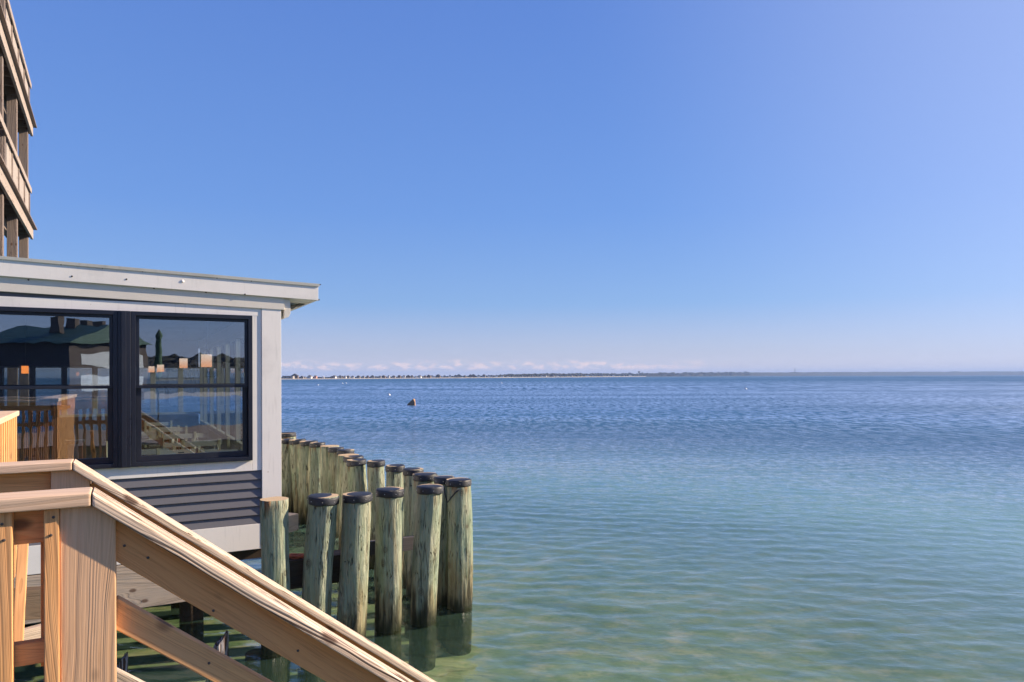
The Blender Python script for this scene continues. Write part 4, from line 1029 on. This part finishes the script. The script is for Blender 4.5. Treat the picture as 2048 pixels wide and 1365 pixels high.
# ---------------------------------------------------------------- balcony tower on the left
ty = 19.0; tp = Vector(((60-CX)/FPX*ty, ty, 0)); tang = math.atan2(1.0, (220-CX)/FPX)   # direction going away
TF = Frame(tp.x, tp.y, tang)            # u grows away from the camera, v grows to the left (away from the sea)
def tw(px, py): return TF.uw(px, py)
T = empty('balcony_tower', tp, 0, 'tall weathered grey wooden building with stacked balconies at the top left', 'balcony tower')
tu = lambda px: TF.u(px)
decks = [TF.uw(68, 467)[1], TF.uw(68, 271)[1]]
hs = decks[1]-decks[0]
uend = 0.35; ustart = -13.0; VD = 3.0
post_u = [-0.12 - 2.55*k for k in range(5)]
def tbox(name, u0, u1, v0, v1, w0, w1, mat, parent=T, bevel=0.008):
    # local x along the longest direction for the grain
    dims = (u1-u0, v1-v0, w1-w0); c = TF.w3((u0+u1)/2, (v0+v1)/2, (w0+w1)/2)
    ax = [TF.d, TF.n, Vector((0, 0, 1))]; k = dims.index(max(dims)); x = ax[k]; y = ax[(k+1) % 3]; z = ax[(k+2) % 3]
    M = Matrix((x, y, z)).transposed().to_4x4(); M.translation = c
    d = [dims[k], dims[(k+1) % 3], dims[(k+2) % 3]]
    return MB().box(-d[0]/2, d[0]/2, -d[1]/2, d[1]/2, -d[2]/2, d[2]/2).build(name, mat, parent, M, bevel=min(bevel, min(d)*0.3))
low = 0.0
levels = [-1.0] + decks
for u_ in post_u:
    for v in (0.02, VD-0.3):
        tbox('post', u_-0.10, u_+0.10, v, v+0.20, -0.5, decks[1]-0.06, 'tower_wood')
for w_ in decks:
    fl = tbox('deck', ustart, uend, 0.0, VD, w_-0.05, w_, 'tower_wood')
    tbox('rim_board', ustart, uend-0.05, -0.06, -0.001, w_-0.34, w_-0.051, 'tower_trim')
    tbox('deck_edge', ustart, uend+0.10, -0.14, -0.002, w_-0.05, w_-0.005, 'tower_wood')
    k = 0
    u_ = uend-0.1
    while u_ > ustart:
        tbox('joist', u_-0.05, u_, 0.0, VD, w_-0.30, w_-0.051, 'tower_wood', fl); u_ -= 0.6
    tbox('girder', ustart, uend, 0.30, 0.42, w_-0.55, w_-0.301, 'tower_wood')
    for u_ in post_u:   # curved knee braces under the deck
        c = TF.w3(u_+0.13, 0.12, w_-0.30)
        pts = [TF.w3(u_+0.13+0.55*math.sin(a), 0.14, w_-0.30-0.75*(1-0)*math.cos(a)*1.0) for a in [math.pi/2*i/6 for i in range(7)]]
        link('knee_brace', tube_mesh(pts, 0.06, 6), 'tower_trim', T, Matrix.Identity(4))
for w_ in decks:
    # railing: top rail, posts, balusters and bottom rail
    rl = tbox('balcony_rail', ustart, -0.02, -0.03, 0.09, w_+0.98, w_+1.03, 'tower_trim')
    tbox('under_rail', ustart, -0.02, -0.055, -0.032, w_+0.84, w_+0.979, 'tower_trim', rl)
    rp = [-0.12-1.28*k for k in range(10)]
    for u_ in rp: tbox('rail_post', u_-0.07, u_+0.07, -0.02, 0.12, w_+0.001, w_+0.978, 'tower_wood')
    u_ = -0.3
    n_ = 0
    while u_ > -7.5 and n_ < 32:
        tbox('baluster', u_-0.05, u_+0.05, 0.0, 0.012, w_+0.002, w_+0.975, 'tower_sunlit', rl, bevel=0.0); u_ -= 0.145 ; n_ += 1
    tbox('bottom_rail', ustart, -0.02, -0.055, -0.022, w_+0.03, w_+0.15, 'tower_wood')

# ---------------------------------------------------------------- the place behind the camera (seen mirrored in the windows)
dk = empty('boardwalk', (0, -2.0, EYE-1.40), RZ, 'plank boardwalk the picture was taken from', 'boardwalk')
for i in range(34):
    MB().box(-4.5, 4.5, -3.2+i*0.145, -3.2+i*0.145+0.137, -0.035, 0).build('plank', 'deck_wood', dk, bevel=0.003, local=True)
MB().box(-4.5, 4.5, -3.1, -2.9, -0.3, -0.036).build('girder', 'old_timber', dk, local=True)
MB().box(-4.5, 4.5, 1.3, 1.5, -0.3, -0.036).build('girder', 'old_timber', dk, local=True)
MR = FB
def mirror_pt(px, py, dist):
    """world point seen mirrored in the front glass at this pixel, dist metres from the camera along the path"""
    u, w_ = FB.uw(px, py, -0.03); g = FB.w3(u, -0.03, w_); d = (g-CAM).normalized(); l = (g-CAM).length
    nrm = FB.n; r = d - 2*d.dot(nrm)*nrm
    return g + r*(dist-l)
# land behind
bm = bmesh.new(); R = []
for i in range(61):
    x = -400+i*20; row = []
    for (yy, h) in ((-60, -0.6), (-72, 0.6), (-90, 1.6), (-140, 3), (-220, 9), (-330, 14), (-420, 5)):
        row.append(bm.verts.new((x, yy-10*noise.noise(Vector((x*0.01, 0, 0)))*2, h+(0 if h < 1 else 1.5*noise.noise(Vector((x*0.02, yy*0.02, 0)))))))
    R.append(row)
for a, b in zip(R, R[1:]):
    for k in range(6):
        f = bm.faces.new((a[k], a[k+1], b[k+1], b[k])); f.material_index = 0 if k < 1 else 1
me = bpy.data.meshes.new('near_shore'); bm.to_mesh(me); bm.free(); me.materials.append(MATS['beach_sand']); me.materials.append(MATS['woods'])
tag(link('near_shore', me, None), kind='structure')
# hotel with a green roof
ha = mirror_pt(40, HY, 100); hb = mirror_pt(205, HY, 108)
hd = hb-ha; hl = hd.length; hz = math.atan2(hd.y, hd.x)
wtop = mirror_pt(120, 652, 104).z; wev = mirror_pt(120, 690, 104).z
e = empty('green_roofed_hotel', ((ha.x+hb.x)/2, (ha.y+hb.y)/2, 0), hz, 'long dark hotel with a green roof and chimneys, mirrored in the left window', 'hotel')
MB().box(-hl/2, hl/2, -7, 7, -0.5, wev).build('wall', 'hotel_wall', e, local=True)
rf = MB(); rf.prism([(-hl/2-0.6, wev), (hl/2+0.6, wev), (hl/2-5, wtop-0.6), (-hl/2+5, wtop)], -7.5, 7.5); rf.build('roof', 'green_roof', e, local=True)
for u_ in (-0.28, -0.1, 0.06, 0.2): MB().box(hl*u_-0.35, hl*u_+0.35, 2.0, 3.2, wtop-1, wtop+0.7).build('chimney', 'hotel_wall', e, local=True)
for j in range(2):
    for i in range(9):
        MB().box(-hl/2+1.5+i*(hl-3)/8.5, -hl/2+2.7+i*(hl-3)/8.5, 6.95, 7.05, 1.2+j*3, 2.8+j*3).build('window', 'inner_white', e, local=True)
# tree crowns on the near shore ridge
bm = bmesh.new()
for i in range(900):
    x = random.uniform(-300, 400); yy = random.uniform(-240, -130); s = random.uniform(1.3, 3.2)
    bmesh.ops.create_icosphere(bm, subdivisions=1, radius=1, matrix=Matrix.Translation((x, yy, 3+(-(yy+130))*0.05+s*0.3)) @ Matrix.Diagonal((s*1.2, s, s*random.uniform(0.7, 1.1), 1)))
me = bpy.data.meshes.new('near_woodland'); bm.to_mesh(me); bm.free(); tag(link('near_woodland', me, 'woods'), 'dark bushes and trees along the shore behind, mirrored in the windows', 'woodland', kind='stuff')
# closed patio umbrella on the boardwalk side, mirrored in the right window
pt = mirror_pt(317, 662, 21.0)
e = empty('patio_umbrella', (pt.x, pt.y, EYE-1.40), 0, 'closed dark green patio umbrella mirrored in the right window', 'umbrella')
hh = pt.z-(EYE-1.40)
MB().lathe([(0.02, 0), (0.02, hh+0.03)], 8).build('pole', 'steel_black', e, local=True)
um = MB(); um.lathe([(0.05, hh-1.35), (0.10, hh-1.2), (0.09, hh-0.6), (0.06, hh-0.25), (0.09, hh-0.15), (0.03, hh)], 10)
um.build('canopy', 'umbrella_cloth', e, smooth=True, local=True)
MB().lathe([(0.3, 0), (0.3, 0.06), (0.05, 0.1)], 16).build('base', 'steel_black', e, local=True)
pd = empty('patio_platform', (pt.x, pt.y, EYE-1.40), RZ, 'small plank platform under the closed umbrella', 'platform')
for i in range(14): MB().box(-1.2, 1.2, -1.0+i*0.145, -1.0+i*0.145+0.137, -0.036, -0.001).build('plank', 'deck_wood', pd, local=True)

# ---------------------------------------------------------------- haze
HAZE = 1
if HAZE:
    m, nt, out = newmat('haze_air')
    pv = N(nt, 'ShaderNodeVolumePrincipled'); pv.inputs['Color'].default_value = (0.42, 0.62, 1.0, 1); pv.inputs['Density'].default_value = 0.00014; pv.inputs['Anisotropy'].default_value = 0.0
    L(nt, pv.outputs[0], out.inputs['Volume'])
    h = MB().box(-9100, 9100, -9100, 9100, -4.5, 62).build('haze', 'haze_air'); tag(h, kind='stuff', label='thin bluish sea haze over the bay', cat='haze')
